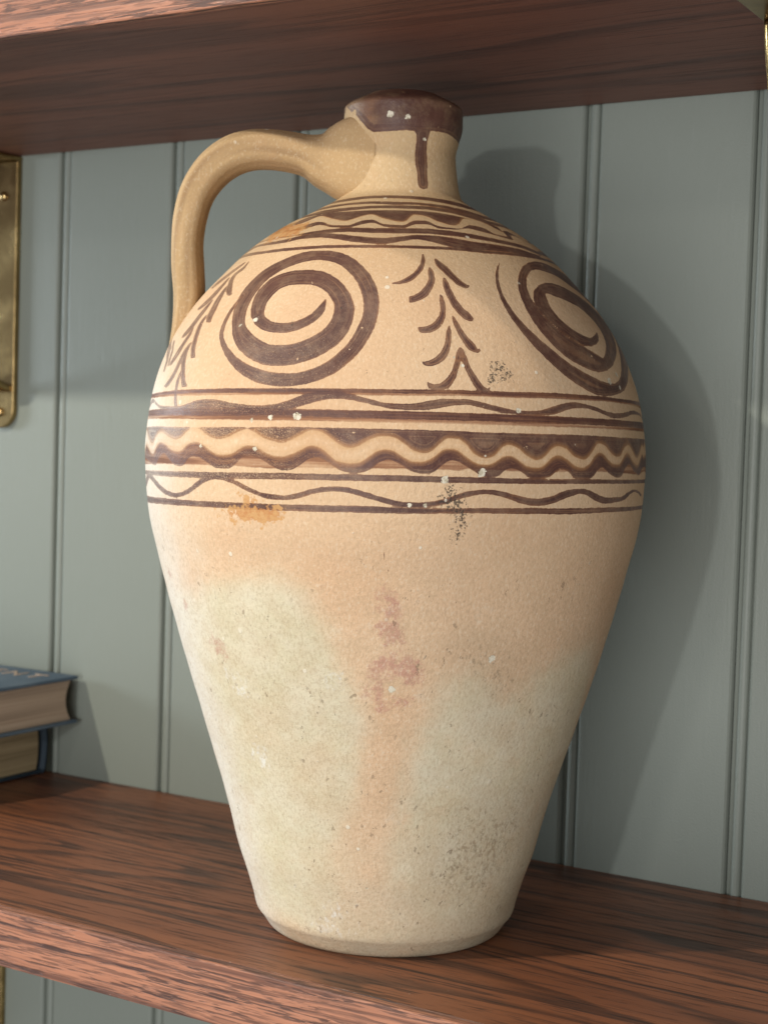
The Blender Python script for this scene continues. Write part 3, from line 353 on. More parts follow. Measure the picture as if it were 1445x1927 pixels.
BANDS={'l1':([(-74.5,276.2),(-60.8,277.11),(-55.5,277.61),(-46.8,277.99),(-35.2,278.35),(-25.6,278.58),(-20.6,278.76),(-4.8,279.29),(5.3,279.72),(13.1,280.05),(14.7,280.07),(23.0,280.22),(35.5,280.8),(52.1,280.39),(65.9,280.03),(81.0,279.84)],
[(-73.0,273.91),(-60.2,274.5),(-55.0,274.74),(-46.4,274.82),(-34.9,275.14),(-25.4,275.42),(-20.5,275.9),(-4.7,276.3),(5.4,276.84),(13.1,277.39),(14.6,277.46),(22.9,277.36),(35.3,277.88),(51.7,278.15),(65.1,277.5),(77.4,276.74)]),
'l2':([(-80.8,267.72),(-62.8,268.36),(-45.8,269.05),(-31.2,269.45),(-22.3,269.54),(-20.2,269.36),(-7.1,269.44),(5.4,269.75),(13.0,269.88),(14.6,269.83),(28.5,270.07),(46.2,269.83),(80.2,269.39)],
[(-75.8,263.11),(-61.8,263.41),(-45.2,263.42),(-30.9,263.68),(-22.0,263.85),(-20.0,263.97),(-7.0,264.22),(5.4,264.53),(13.0,264.7),(14.5,264.64),(28.4,264.8),(45.9,265.09),(75.8,264.6)]),
'l3':([(-80.7,236.91),(-48.8,238.58),(-33.5,239.42),(-21.6,240.27),(-19.6,240.22),(-1.8,240.9),(13.1,241.1),(14.6,241.02),(31.4,240.91),(45.7,241.08),(73.2,240.52)],
[(-80.7,234.97),(-48.9,235.59),(-33.5,236.41),(-21.6,237.15),(-19.5,237.21),(-1.8,237.99),(13.2,238.12),(14.7,238.2),(31.5,238.49),(45.8,238.83),(73.7,238.6)]),
'l4':([(-80.7,223.99),(-54.5,224.82),(-40.8,225.18),(-27.4,225.78),(-21.7,225.81),(-19.6,226.02),(-6.6,226.64),(3.3,226.54),(13.4,226.83),(14.9,227.02),(28.8,227.43),(38.7,227.36),(51.2,227.53),(72.4,227.24)],
[(-80.6,220.43),(-54.7,221.77),(-40.9,222.23),(-27.5,222.62),(-21.7,222.79),(-19.6,222.89),(-6.6,223.43),(3.3,223.72),(13.4,224.4),(15.0,224.64),(28.9,224.6),(38.8,224.42),(51.4,224.99),(73.1,225.28)]),
'w1':([(-74.1,273.95),(-63.2,269.91),(-54.2,269.57),(-50.6,270.79),(-46.2,272.92),(-42.0,273.14),(-38.2,272.15),(-32.9,270.83),(-28.2,270.71),(-25.2,271.41),(-22.5,273.24),(-20.2,275.06),(-17.8,277.16),(-15.1,278.03),(-12.5,278.16),(-9.9,277.57),(-8.5,276.52),(-7.3,275.63),(-4.7,274.5),(-2.2,273.26),(0.3,272.87),(2.8,273.16),(5.4,274.08),(7.9,275.51),(10.5,276.05),(13.0,276.08),(14.6,276.21),(17.3,275.02),(20.0,273.82),(22.7,272.63),(25.6,271.72),(28.6,271.79),(31.7,272.5),(34.4,274.45),(37.3,276.14),(40.6,277.02),(44.5,276.18),(48.9,274.76),(52.7,273.08),(56.8,272.94),(61.0,273.66),(66.5,275.0),(73.1,274.28),(81.1,272.13)],
[(-72.8,271.67),(-62.8,268.05),(-53.8,266.54),(-45.5,266.68),(-31.1,267.14),(-22.2,268.4),(-20.2,270.21),(-17.6,271.77),(-15.0,273.61),(-12.4,274.43),(-9.8,274.18),(-7.2,273.21),(-4.7,271.97),(-2.1,270.84),(0.4,270.34),(2.9,270.13),(5.4,270.42),(7.9,271.17),(10.4,272.38),(13.0,273.26),(14.6,273.5),(17.2,272.47),(19.9,271.27),(22.1,270.31),(25.5,270.01),(30.4,270.38),(34.2,270.4),(37.1,272.35),(40.4,274.08),(44.4,274.22),(48.7,272.67),(52.5,270.85),(56.4,270.33),(60.6,271.07),(66.1,272.94),(72.6,272.87),(81.1,270.84)]),
'zone':([(-78.9,259.27),(-61.2,259.71),(-54.6,259.56),(-40.9,260.04),(-27.7,260.69),(-21.9,261.18),(-19.9,261.14),(-12.0,261.36),(-2.0,261.48),(7.9,261.63),(13.0,261.6),(14.5,261.43),(25.4,261.46),(38.0,261.69),(50.2,261.48),(81.1,260.87)],
[(-80.8,240.15),(-48.8,241.86),(-33.5,242.19),(-24.4,241.8),(-19.6,242.76),(-4.3,243.41),(5.6,243.83),(13.1,243.75),(14.6,244.68),(25.4,244.0),(36.5,244.24),(50.1,244.51),(69.0,242.85)]),
'cream':([(-77.7,258.3),(-66.4,251.53),(-64.0,255.95),(-60.9,257.57),(-57.2,255.53),(-54.1,254.13),(-51.5,254.85),(-49.3,258.23),(-47.1,260.09),(-44.9,259.58),(-42.3,256.74),(-39.2,254.85),(-36.4,255.88),(-33.8,258.63),(-31.3,259.92),(-29.4,258.58),(-27.5,256.4),(-25.1,254.84),(-23.1,254.12),(-21.2,255.67),(-19.1,258.35),(-17.2,260.46),(-15.1,260.03),(-12.9,257.36),(-10.8,254.13),(-8.8,252.87),(-6.9,254.42),(-4.9,257.08),(-2.5,258.65),(-0.2,258.25),(1.7,255.87),(3.5,252.92),(5.5,251.66),(7.2,252.62),(8.7,256.08),(10.4,258.73),(12.4,258.59),(14.0,256.45),(16.1,251.53),(18.2,249.97),(20.0,251.21),(21.4,254.68),(23.0,256.76),(25.0,255.47),(27.3,251.9),(29.7,249.74),(31.5,251.26),(33.1,254.78),(34.8,256.6),(37.1,255.85),(40.0,251.62),(42.6,250.55),(44.6,252.97),(46.4,257.16),(48.0,258.71),(50.5,256.73),(52.9,253.23),(55.7,252.09),(58.3,256.38),(60.6,258.27),(63.5,255.28),(66.2,251.6),(72.7,258.53)],
[(-74.3,250.02),(-66.1,245.63),(-63.4,249.16),(-61.1,251.72),(-58.1,250.62),(-55.0,248.05),(-51.7,247.34),(-49.7,249.25),(-47.9,251.73),(-45.7,252.44),(-43.6,251.38),(-41.2,248.59),(-38.2,246.75),(-35.5,247.24),(-33.5,249.4),(-31.6,251.55),(-29.8,251.67),(-27.9,249.79),(-25.6,247.69),(-23.0,247.03),(-20.8,248.33),(-18.9,250.45),(-17.0,252.56),(-15.4,252.11),(-13.3,248.89),(-11.3,245.68),(-8.7,245.03),(-6.8,245.74),(-5.0,248.39),(-3.4,251.03),(-1.9,251.98),(-0.2,251.26),(1.6,248.59),(3.6,246.77),(5.5,246.91),(7.2,248.15),(8.7,251.04),(10.4,253.12),(12.2,252.68),(14.0,249.71),(16.4,246.76),(18.2,246.02),(20.1,247.25),(21.7,249.89),(23.3,250.83),(25.3,248.95),(27.4,245.91),(30.1,245.46),(31.9,246.97),(33.4,250.2),(35.4,251.44),(37.5,249.78),(39.7,246.66),(42.3,245.85),(44.6,247.97),(46.3,251.85),(48.1,253.38),(50.4,250.77),(53.0,247.83),(55.8,247.56),(58.2,251.52),(60.3,253.38),(63.4,249.12),(66.8,247.25),(71.9,252.86)]),
'dlow':([(-74.3,250.02),(-66.1,245.63),(-63.4,249.16),(-61.1,251.72),(-58.1,250.62),(-55.0,248.05),(-51.7,247.34),(-49.7,249.25),(-47.9,251.73),(-45.7,252.44),(-43.6,251.38),(-41.2,248.59),(-38.2,246.75),(-35.5,247.24),(-33.5,249.4),(-31.6,251.55),(-29.8,251.67),(-27.9,249.79),(-25.6,247.69),(-23.0,247.03),(-20.8,248.33),(-18.9,250.45),(-17.0,252.56),(-15.4,252.11),(-13.3,248.89),(-11.3,245.68),(-8.7,245.03),(-6.8,245.74),(-5.0,248.39),(-3.4,251.03),(-1.9,251.98),(-0.2,251.26),(1.6,248.59),(3.6,246.77),(5.5,246.91),(7.2,248.15),(8.7,251.04),(10.4,253.12),(12.2,252.68),(14.0,249.71),(16.4,246.76),(18.2,246.02),(20.1,247.25),(21.7,249.89),(23.3,250.83),(25.3,248.95),(27.4,245.91),(30.1,245.46),(31.9,246.97),(33.4,250.2),(35.4,251.44),(37.5,249.78),(39.7,246.66),(42.3,245.85),(44.6,247.97),(46.3,251.85),(48.1,253.38),(50.4,250.77),(53.0,247.83),(55.8,247.56),(58.2,251.52),(60.3,253.38),(63.4,249.12),(66.8,247.25),(71.9,252.86)],
[(-77.2,243.54),(-68.5,241.44),(-64.3,240.15),(-61.6,244.32),(-58.7,246.33),(-56.1,243.44),(-53.8,241.18),(-50.7,240.82),(-48.7,243.95),(-46.9,245.85),(-44.4,245.44),(-42.0,243.26),(-39.0,240.87),(-36.1,240.81),(-34.1,242.71),(-32.5,246.3),(-30.3,247.33),(-28.5,246.61),(-26.1,243.94),(-23.8,241.56),(-21.6,241.18),(-19.6,242.76),(-18.0,245.72),(-16.1,247.83),(-14.3,247.13),(-12.3,244.48),(-10.2,241.83),(-8.2,241.14),(-6.2,241.58),(-4.5,243.39),(-3.1,246.3),(-1.4,247.82),(0.6,246.57),(2.4,243.89),(4.3,242.07),(6.6,241.94),(8.0,242.87),(9.3,245.76),(11.0,248.39),(12.8,247.66),(14.1,245.78),(16.2,243.36),(18.0,241.04),(21.0,241.35),(22.3,244.25),(23.7,245.45),(25.4,244.68),(26.5,243.59),(28.1,241.08),(33.0,241.24),(34.5,244.18),(36.2,245.39),(37.9,244.57),(40.2,241.12),(45.3,241.19),(46.9,244.76),(48.6,246.57),(51.0,244.51),(53.8,242.12),(56.7,241.81),(59.0,246.05),(61.1,248.2),(64.6,244.17),(69.0,242.85)]),
'n1':([(-50.2,379.44),(-25.6,380.12),(-2.7,380.11),(21.7,380.15),(42.8,379.63),(61.7,378.89)],
[(-43.1,377.09),(-23.1,378.16),(-2.4,378.08),(19.1,377.58),(36.1,376.59),(49.2,375.7)]),
'n2':([(-61.4,375.3),(-37.8,375.65),(-20.9,376.21),(-5.1,375.82),(10.0,375.92),(25.6,375.59),(42.0,374.48),(55.9,372.86)],
[(-53.7,373.22),(-35.3,374.14),(-19.3,374.34),(-4.6,373.7),(9.4,374.25),(23.6,373.55),(37.2,371.86),(46.9,369.7)]),
'n3':([(-63.8,370.81),(-50.4,372.15),(-32.6,372.45),(-18.3,373.09),(-1.8,373.46),(16.4,373.83),(30.4,372.79),(42.8,371.18),(52.4,368.76)],
[(-55.3,368.61),(-43.2,369.2),(-29.4,370.09),(-16.9,371.18),(-1.6,371.3),(14.9,371.32),(27.6,370.47),(38.0,368.5),(46.7,366.14)]),
'm1u':([(-59.6,365.4),(-54.0,368.17),(-40.3,369.37),(-28.8,369.59),(-16.0,369.91),(-1.5,370.06),(14.3,370.22),(26.2,369.17),(38.1,367.57),(51.4,365.79),(61.2,362.95)],
[(-58.7,362.58),(-50.5,364.14),(-43.8,367.78),(-31.5,364.9),(-24.6,363.52),(-18.5,366.19),(-14.6,367.3),(-7.3,364.72),(0.8,362.86),(6.4,367.71),(11.7,367.06),(17.0,364.03),(22.6,362.57),(32.8,367.84),(40.5,368.16),(45.9,365.63),(50.4,362.5)]),
'm1d':([(-52.2,359.47),(-46.5,361.76),(-39.4,363.82),(-28.1,360.91),(-21.7,360.62),(-17.0,363.29),(-13.2,363.96),(-6.6,361.22),(0.8,360.79),(5.8,363.83),(10.9,364.18),(15.9,361.21),(23.6,360.7),(32.5,363.78),(38.3,363.25),(42.5,360.03),(49.3,359.84)],
[(-53.5,359.23),(-43.3,359.39),(-36.7,361.5),(-27.2,359.48),(-21.0,359.23),(-16.0,360.9),(-11.5,361.85),(-6.3,359.58),(0.8,359.03),(6.4,361.52),(11.3,361.88),(15.4,359.83),(21.1,359.76),(29.4,361.4),(34.3,360.5),(41.6,359.27),(51.4,358.07)]),
'm2':([(-44.9,356.24),(-37.6,357.52),(-28.7,358.62),(-21.0,359.23),(-11.6,358.83),(-0.9,358.95),(10.7,359.41),(19.8,358.96),(29.3,358.16),(39.4,357.07),(53.4,356.21),(63.3,354.26)],
[(-44.1,355.5),(-36.4,356.09),(-27.3,356.41),(-19.8,356.51),(-10.8,355.78),(-0.8,355.78),(10.1,356.34),(18.7,356.0),(27.7,355.43),(37.5,354.68),(50.4,353.91),(59.5,352.2)]),
'm3':([(-69.9,353.67),(-50.3,353.88),(-39.4,355.7),(-31.3,356.38),(-24.0,355.6),(-14.6,353.96),(-6.3,353.14),(-0.8,353.98),(5.8,355.38),(11.7,355.57),(18.4,355.08),(27.0,353.83),(36.7,353.59),(48.1,353.05),(60.6,351.67)],
[(-65.3,351.97),(-48.0,351.82),(-37.6,353.47),(-29.6,353.67),(-22.7,352.45),(-13.8,350.39),(-5.9,349.63),(-0.7,350.95),(5.6,352.82),(11.0,351.73),(17.0,349.71),(24.9,348.68),(34.3,349.59),(45.2,349.95),(57.3,349.46)]),
'm4':([(-77.5,349.35),(-54.2,348.54),(-39.7,348.96),(-25.7,349.28),(-9.7,349.3),(5.4,349.44),(17.0,349.71),(29.6,349.54),(45.6,350.36),(57.2,350.62)],
[(-69.5,346.85),(-52.3,346.8),(-38.5,347.1),(-25.1,347.5),(-9.4,347.56),(5.3,347.71),(16.6,347.97),(28.9,347.75),(44.1,348.45),(54.9,348.82)]),
'rim':(None,[(-29.0,413.55),(-12.4,413.73),(3.5,414.36),(14.3,414.16),(31.3,415.02),(44.9,415.2),(58.8,414.53),(79.3,413.19)])}
SPOTS={'chip':[(-20.3,266.1,2.8),(17.4,243.0,2.8),(10.1,239.5,2.6),(-12.0,422.0,2.6),(4.1,420.8,2.0),(22.4,410.6,1.4),(25.7,271.7,2.0),(-35.9,311.1,2.3),(-39.9,308.6,1.7),(55.7,288.2,2.6),(60.8,292.1,2.0),(24.7,156.0,2.6),(0.7,141.0,2.6),(-45.1,0.0,0.9),(-35.8,34.3,1.7),(-6.5,38.9,1.4),(6.3,228.0,1.7),(3.1,227.8,1.4),(12.3,295.1,1.1),(13.9,291.3,1.1),(-26.0,265.3,2.0),(-30.5,263.8,1.7),(-29.3,250.5,2.0),(-44.0,250.8,1.7)],
'soot':[(21.7,291.5,5.1),(24.0,288.1,4.6),(20.1,285.3,4.0),(11.7,233.1,5.7),(13.0,226.0,5.1),(14.0,220.0,4.3),(12.9,213.9,4.6),(10.5,230.6,4.6),(-6.2,286.9,2.3),(-24.9,308.7,2.3),(-13.9,316.5,1.7)],
'dirt':[(16.8,162.8,10.0),(23.5,161.3,11.4),(28.9,150.5,11.4),(27.0,140.2,10.0),(24.4,121.8,7.1),(34.2,117.9,8.5),(28.4,60.9,17.1),(40.5,55.8,14.2),(36.2,39.8,17.1),(22.1,44.9,14.2),(45.5,68.7,11.4),(25.8,80.7,10.0),(-6.9,13.4,11.4),(45.6,88.3,8.5),(64.9,122.3,5.7),(71.4,128.9,5.7)],
'pink':[(-2.9,150.1,4.3),(0.2,154.7,4.0),(6.2,148.0,5.1),(3.8,153.1,4.0),(-4.5,140.6,4.0),(-1.8,133.8,4.0),(4.0,134.9,3.4),(-1.2,169.8,4.6),(1.6,168.2,4.0),(-1.7,186.0,4.6),(0.3,178.7,3.4),(-48.4,156.9,5.1),(-46.0,152.2,3.4),(-66.6,185.9,3.4),(-59.8,171.4,3.4)],
'peach':[(0.5,130.0,15.7),(-0.2,108.7,12.8),(-2.0,86.9,12.0),(-7.9,67.1,12.8),(-4.5,48.1,10.0),(-11.0,190.1,25.6),(65.0,182.6,17.1),(-37.6,204.0,17.1),(-53.5,185.9,14.2)],
'white':[(-45.2,144.5,5.1),(-43.6,135.6,5.1),(-39.9,133.9,4.0),(-42.7,99.6,4.6),(-38.8,96.6,4.0),(-39.6,104.5,3.4),(-14.8,142.8,4.0),(-12.0,143.7,4.0),(-17.4,23.5,8.5),(-25.0,14.9,7.4),(-75.6,26.0,4.0),(-55.4,47.3,3.4),(-80.5,49.6,4.6)]}
# ------------------------------------------------------------------ the panelled wall
X0, PITCHW = -0.24994, 0.105          # first bead line and board width
ZT, SD, TH = 0.46018, 0.2700, 0.0298  # underside of the upper shelf, shelf depth, shelf thickness
wall = bm_obj('wall', box_bm(-1.40, 1.43, 0.0125, 0.05, -0.62, 1.15), WALL)
tag(wall, kind='structure')
prof = [(0.0, 0.0105), (0.0, 0.0040), (0.0010, 0.0038), (0.0022, 0.0034)]
for k in range(9):
    a = math.pi * (k / 8); prof.append((0.0056 - 0.0030 * math.cos(a), 0.0030 - 0.0027 * math.sin(a)))
prof += [(0.0090, 0.0026), (0.0096, 0.0014), (0.0104, 0.0003), (0.0114, 0.0), (0.050, -0.0001), (0.1028, 0.0), (0.1040, 0.0009), (0.10475, 0.0026), (0.1048, 0.0105)]
bv = [(x, y, z) for z in (-0.60, 1.14) for x, y in prof]
npf = len(prof); bf = [(i, (i + 1) % npf, npf + (i + 1) % npf, npf + i) for i in range(npf)] + [tuple(range(npf)), tuple(range(2 * npf - 1, npf - 1, -1))]
first = mesh_obj('board', bv, bf, WALL, wall)
for k in range(-11, 15):
    if k == -11: b = first
    else:
        b = first.copy(); scene.collection.objects.link(b); b.parent = wall; b.matrix_parent_inverse = first.matrix_parent_inverse
    b.location = (X0 + k * PITCHW, 0, 0)

# ------------------------------------------------------------------ shelves
def shelf(ztop, label, mat):
    root = empty('wooden_shelf', (0.02, -SD / 2, ztop - TH))
    tag(root, label, 'shelf', None)
    board = box_bm(-1.05, 1.05, -SD + 0.0065, -0.0003, ztop - TH, ztop, 0.0008, 1)
    bm_obj('shelf_board', board, mat, root)
    lip = box_bm(-1.0505, 1.0505, -SD, -SD + 0.0062, ztop - TH - 0.0004, ztop + 0.0003, 0.0011, 2)
    bm_obj('front_edge', lip, WOOD_EDGE, root)
    return root
shelf(0.0, 'dark stained oak shelf on which the painted jug and books stand', WOOD_TOP)
shelf(ZT + TH, 'dark stained oak shelf above the jug, seen from below', WOOD_UP)

# ------------------------------------------------------------------ brass brackets
def plate_outline(w, z0, z1, seg=14):
    pts = [(-w, z1), (-w, z0 + w)]
    for k in range(1, seg): a = math.pi + math.pi * k / seg; pts.append((w * math.cos(a), z0 + w + w * math.sin(a)))
    pts += [(w, z0 + w), (w, z1)]
    return pts
def extrude_outline(pts, plane, a0, a1, bevel=0.0009):
    bm = bmesh.new()
    def P(u, v, a): return {'y': (u, a, v), 'z': (u, v, a)}[plane]
    A = [bm.verts.new(P(u, v, a0)) for u, v in pts]; B = [bm.verts.new(P(u, v, a1)) for u, v in pts]
    bm.faces.new(A); bm.faces.new(B[::-1])
    m = len(pts)
    for i in range(m): bm.faces.new((A[i], B[i], B[(i + 1) % m], A[(i + 1) % m]))
    bmesh.ops.recalc_face_normals(bm, faces=bm.faces)
    if bevel:
        es = [e for e in bm.edges if len(e.link_faces) == 2 and any(len(f.verts) > 4 for f in e.link_faces)]
        bmesh.ops.bevel(bm, geom=es, offset=bevel, segments=2, profile=.5, affect='EDGES')
    return bm
def shift(bm, d):
    bmesh.ops.translate(bm, verts=bm.verts, vec=d); return bm
def bracket(x, zs, label):
    w = 0.0140
    root = empty('shelf_bracket', (x, -0.003, zs - 0.204)); tag(root, label, 'bracket', None)
    bm_obj('wall_plate', shift(extrude_outline(plate_outline(w, zs - 0.204, zs - 0.0042), 'y', -0.0052, -0.0003), (x, 0, 0)), BRASS, root)
    arm = [(u, -v) for u, v in plate_outline(w, -0.232, -0.0055)]
    arm = [(u, v2) for u, v2 in plate_outline(w, -0.232, -0.0004)]
    bm_obj('arm', shift(extrude_outline(arm, 'z', zs - 0.0040, zs - 0.0005), (x, 0, 0)), BRASS, root)
    # curved brace strap: drops from the arm and sweeps back to the wall plate
    bm = bmesh.new(); n = 30; hw, ht = 0.0125, 0.0026; ring = []
    yc, zc, ry, rz = -0.0055, zs - 0.0041, 0.1490, 0.1700
    for k in range(n + 1):
        a = math.pi / 2 * k / n
        c = Vector((0, yc - ry * math.cos(a) ** 1.45, zc - rz * math.sin(a) ** 1.45))
        nv = Vector((0, -math.cos(a) / ry, -math.sin(a) / rz)).normalized()
        row = []
        for su, sv in ((-1, -1), (-.8, -1.25), (.8, -1.25), (1, -1), (1, 1), (.8, 1.25), (-.8, 1.25), (-1, 1)):
            row.append(bm.verts.new(c + Vector((su * hw, 0, 0)) + nv * (sv * ht / 1.25)))
        ring.append(row)
    for k in range(n):
        for i in range(8): bm.faces.new((ring[k][i], ring[k][(i + 1) % 8], ring[k + 1][(i + 1) % 8], ring[k + 1][i]))
    bm.faces.new(ring[0]); bm.faces.new(ring[-1][::-1]); bmesh.ops.recalc_face_normals(bm, faces=bm.faces)
    bm_obj('brace', shift(bm, (x, 0, 0)), BRASS, root, True)
    for dz in (-0.030, -0.192):
        bm = bmesh.new(); rows = []
        for k in range(5):
            a = math.pi / 2 * k / 4; rr = 0.0038 * math.cos(a); yy = -0.0050 - 0.0026 * math.sin(a)
            rows.append([bm.verts.new((x + rr * math.cos(t * math.pi / 8), yy, zs + dz + rr * math.sin(t * math.pi / 8))) for t in range(16)] if k < 4 else [bm.verts.new((x, yy, zs + dz))])
        for k in range(3):
            for t in range(16): bm.faces.new((rows[k][t], rows[k][(t + 1) % 16], rows[k + 1][(t + 1) % 16], rows[k + 1][t]))
        for t in range(16): bm.faces.new((rows[3][t], rows[3][(t + 1) % 16], rows[4][0]))
        bmesh.ops.recalc_face_normals(bm, faces=bm.faces)
        bm_obj('screw', bm, BRASS, root, True)
bracket(-0.3020, ZT, 'brass bracket under the upper shelf above the stacked books')
bracket(0.3410, ZT, 'brass bracket under the upper shelf with a curved brace, far from the books')
bracket(-0.3020, -TH, 'brass bracket under the shelf that carries the books')

# ------------------------------------------------------------------ books
def book(label, x1, y0, y1, z0, z1, length, fore, cover, pages, title=False):
    """lies flat; its tail edge faces +x at x1; fore=+1: fore edge towards the wall, -1: spine towards the wall"""
    root = empty('book', (x1 - length / 2, (y0 + y1) / 2, z0)); tag(root, label, 'book', None)
    x0 = x1 - length; t = 0.0026
    bm_obj('lower_cover', box_bm(x0, x1, y0, y1, z0 + 0.0001, z0 + t, .0009), cover, root)
    top = bm_obj('upper_cover', box_bm(x0, x1, y0, y1, z1 - t, z1, .0009), cover, root)
    # page block with a concave fore edge and a rounded back
    ins = 0.0038; n = 10; zs_ = [z0 + t + 0.0001 + (z1 - z0 - 2 * t - 0.0002) * k / n for k in range(n + 1)]
    V = []; F = []
    for zz in zs_:
        u = 2 * (zz - zs_[0]) / (zs_[-1] - zs_[0]) - 1
        bow = 0.0055 * (1 - u * u)
        yf = (y1 - ins - bow) if fore > 0 else (y1 - 0.004 + bow * .4)
        yb = (y0 + 0.004 - bow * .4) if fore > 0 else (y0 + ins + bow)
        V += [(x0 + ins, yb, zz), (x1 - ins, yb, zz), (x1 - ins, yf, zz), (x0 + ins, yf, zz)]
    for k in range(n):
        for i in range(4): F.append((4 * k + i, 4 * k + (i + 1) % 4, 4 * k + 4 + (i + 1) % 4, 4 * k + 4 + i))
    F += [(3, 2, 1, 0), (4 * n, 4 * n + 1, 4 * n + 2, 4 * n + 3)]
    mesh_obj('page_block', V, F, pages, root)
    # rounded spine
    V = []; F = []; s = -1 if fore > 0 else 1; yb = y0 if fore > 0 else y1
    for xx in (x0, x1):
        for k in range(n + 1):
            a = math.pi * k / n; zz = (z0 + z1) / 2 - (z1 - z0) / 2 * math.cos(a)
            V.append((xx, yb + s * 0.0045 * math.sin(a), zz))
        for k in range(n, -1, -1):
            a = math.pi * k / n; zz = (z0 + z1) / 2 - ((z1 - z0) / 2 - .0004) * math.cos(a)
            V.append((xx, yb + s * (0.0045 * math.sin(a) - 0.0018), zz))
    m = 2 * (n + 1)
    for i in range(m): F.append((i, (i + 1) % m, m + (i + 1) % m, m + i))
    F += [tuple(range(m)), tuple(range(2 * m - 1, m - 1, -1))]
    mesh_obj('spine', V, F, cover, root, True)
    return root, top
CL_A = mat_cloth('blue_book_cloth', (0.065, 0.100, 0.140), (0.105, 0.145, 0.185))
CL_B = mat_cloth('navy_book_cloth', (0.016, 0.030, 0.046), (0.026, 0.044, 0.062))
PG_A = mat_pages('old_pages', (0.36, 0.265, 0.190), (0.48, 0.37, 0.275))
PG_B = mat_pages('yellowed_pages', (0.30, 0.225, 0.125), (0.46, 0.36, 0.22))
GILT = mat_plain('faded_gilt', (0.42, 0.31, 0.23), .5)
BZ1, BZ2 = 0.0410, 0.0762
book('navy bound book lying flat on the shelf under the blue book', -0.2460, -0.150, -0.0090, 0.0004, BZ1, 0.215, -1, CL_B, PG_B)
bk, bk_top = book('blue cloth book with faded gilt title, topmost of its stack', -0.2160, -0.142, -0.0060, BZ1 + .0002, BZ2, 0.210, 1, CL_A, PG_A)
for ch, lx in (('I', -0.2930), ('E', -0.2760), ('N', -0.2570), ('T', -0.2370)):
    cu = bpy.data.curves.new('title_letter', 'FONT'); cu.body = ch; cu.size = 0.022; cu.extrude = 0.0002; cu.align_x = 'CENTER'
    tmp = bpy.data.objects.new('tmp', cu); scene.collection.objects.link(tmp)
    dg = bpy.context.evaluated_depsgraph_get(); me = bpy.data.meshes.new_from_object(tmp.evaluated_get(dg))
    bpy.data.objects.remove(tmp)
    me.materials.clear(); me.materials.append(GILT); me.transform(Matrix.Translation((lx, -0.036, BZ2 + 0.0002)))
    lo = bpy.data.objects.new('title_letter', me); scene.collection.objects.link(lo)
    lo.parent = bk_top; lo.matrix_parent_inverse = bk_top.matrix_world.inverted()
    lo.matrix_parent_inverse = Matrix.Identity(4)

# ------------------------------------------------------------------ the jug
AX, AY, TX, TY, PHC = POT
def pchip(x, y, xs):
    x = np.asarray(x, float); y = np.asarray(y, float); xs = np.asarray(xs, float)
    h = np.diff(x); d = np.diff(y) / h; m = np.zeros_like(y)
    same = d[:-1] * d[1:] > 0; w1 = 2 * h[1:] + h[:-1]; w2 = h[1:] + 2 * h[:-1]
    with np.errstate(all='ignore'): m[1:-1] = np.where(same, (w1 + w2) / (w1 / d[:-1] + w2 / d[1:]), 0)
    m[0] = d[0]; m[-1] = d[-1]
    i = np.clip(np.searchsorted(x, xs) - 1, 0, len(x) - 2); t = (xs - x[i]) / h[i]
    return (2*t**3-3*t**2+1)*y[i] + (t**3-2*t**2+t)*h[i]*m[i] + (-2*t**3+3*t**2)*y[i+1] + (t**3-t**2)*h[i]*m[i+1]
pz = [a for a, b in PROFILE]; pr = [b for a, b in PROFILE]
zf = np.linspace(0, pz[-1], 6000); rf = pchip(pz, pr, zf)
sf = np.concatenate([[0], np.cumsum(np.hypot(np.diff(zf), np.diff(rf)))])     # arc length in mm
s_of = lambda z: np.interp(z, zf, sf)
# rows along the outside, finer where the jug is painted, then over the lip and into the mouth
s_rows = []; s = 0.0
while s < sf[-1]:
    s_rows.append(s); z = np.interp(s, sf, zf)
    s += 0.95 if z < 12 else (1.5 if z < 215 else 0.78)
s_rows = np.array(s_rows + [sf[-1]]); z_rows = np.interp(s_rows, sf, zf); r_rows = np.interp(z_rows, zf, rf)
n_out = len(s_rows)
zt0 = pz[-1]
inner = [(zt0 + .6, 15.2), (zt0 - .2, 13.0), (zt0 - 3, 11.6), (zt0 - 10, 11.0), (zt0 - 22, 11.0), (zt0 - 36, 12.0)]
z_all = np.concatenate([z_rows, [a for a, b in inner]]); r_all = np.concatenate([r_rows, [b for a, b in inner]])
th_cols = np.concatenate([np.arange(-116, 116, 0.45), np.arange(116, 244, 1.6)])
nc, nr = len(th_cols), len(z_all)
TH_, Z_ = np.meshgrid(th_cols, z_all); _, RR = np.meshgrid(th_cols, r_all)
_, S_ = np.meshgrid(th_cols, np.concatenate([s_rows, sf[-1] + 3 + np.arange(len(inner)) * 3]))
THW = (TH_ + 180) % 360 - 180
# hand-thrown unevenness
tr = np.radians(TH_)
lump = 0.35*np.sin(2*tr+0.6+Z_*0.010)+0.25*np.sin(3*tr+Z_*0.021)+0.16*np.sin(5*tr-Z_*0.05)+0.05*np.sin(Z_*0.31+0.6*np.sin(tr))
lump *= np.clip(Z_ / 14, 0, 1)
RRd = RR + lump * np.clip(RR / 90, .25, 1)
rim_dent = np.exp(-((THW + 55) / 22) ** 2) * np.exp(-((Z_ - 423) / 6) ** 2)
RRd -= rim_dent * 0.8
ph = np.radians(TH_) + PHC
zz = Z_ / 1000
verts = np.stack([AX + TX*zz + RRd/1000*np.cos(ph), AY + TY*zz + RRd/1000*np.sin(ph), zz], -1).reshape(-1, 3)
idx = np.arange(nr * nc).reshape(nr, nc)
a = idx[:-1, :]; b = np.roll(idx, -1, 1)[:-1, :]; c = np.roll(idx, -1, 1)[1:, :]; d = idx[1:, :]
quads = np.stack([a, b, c, d], -1).reshape(-1, 4)

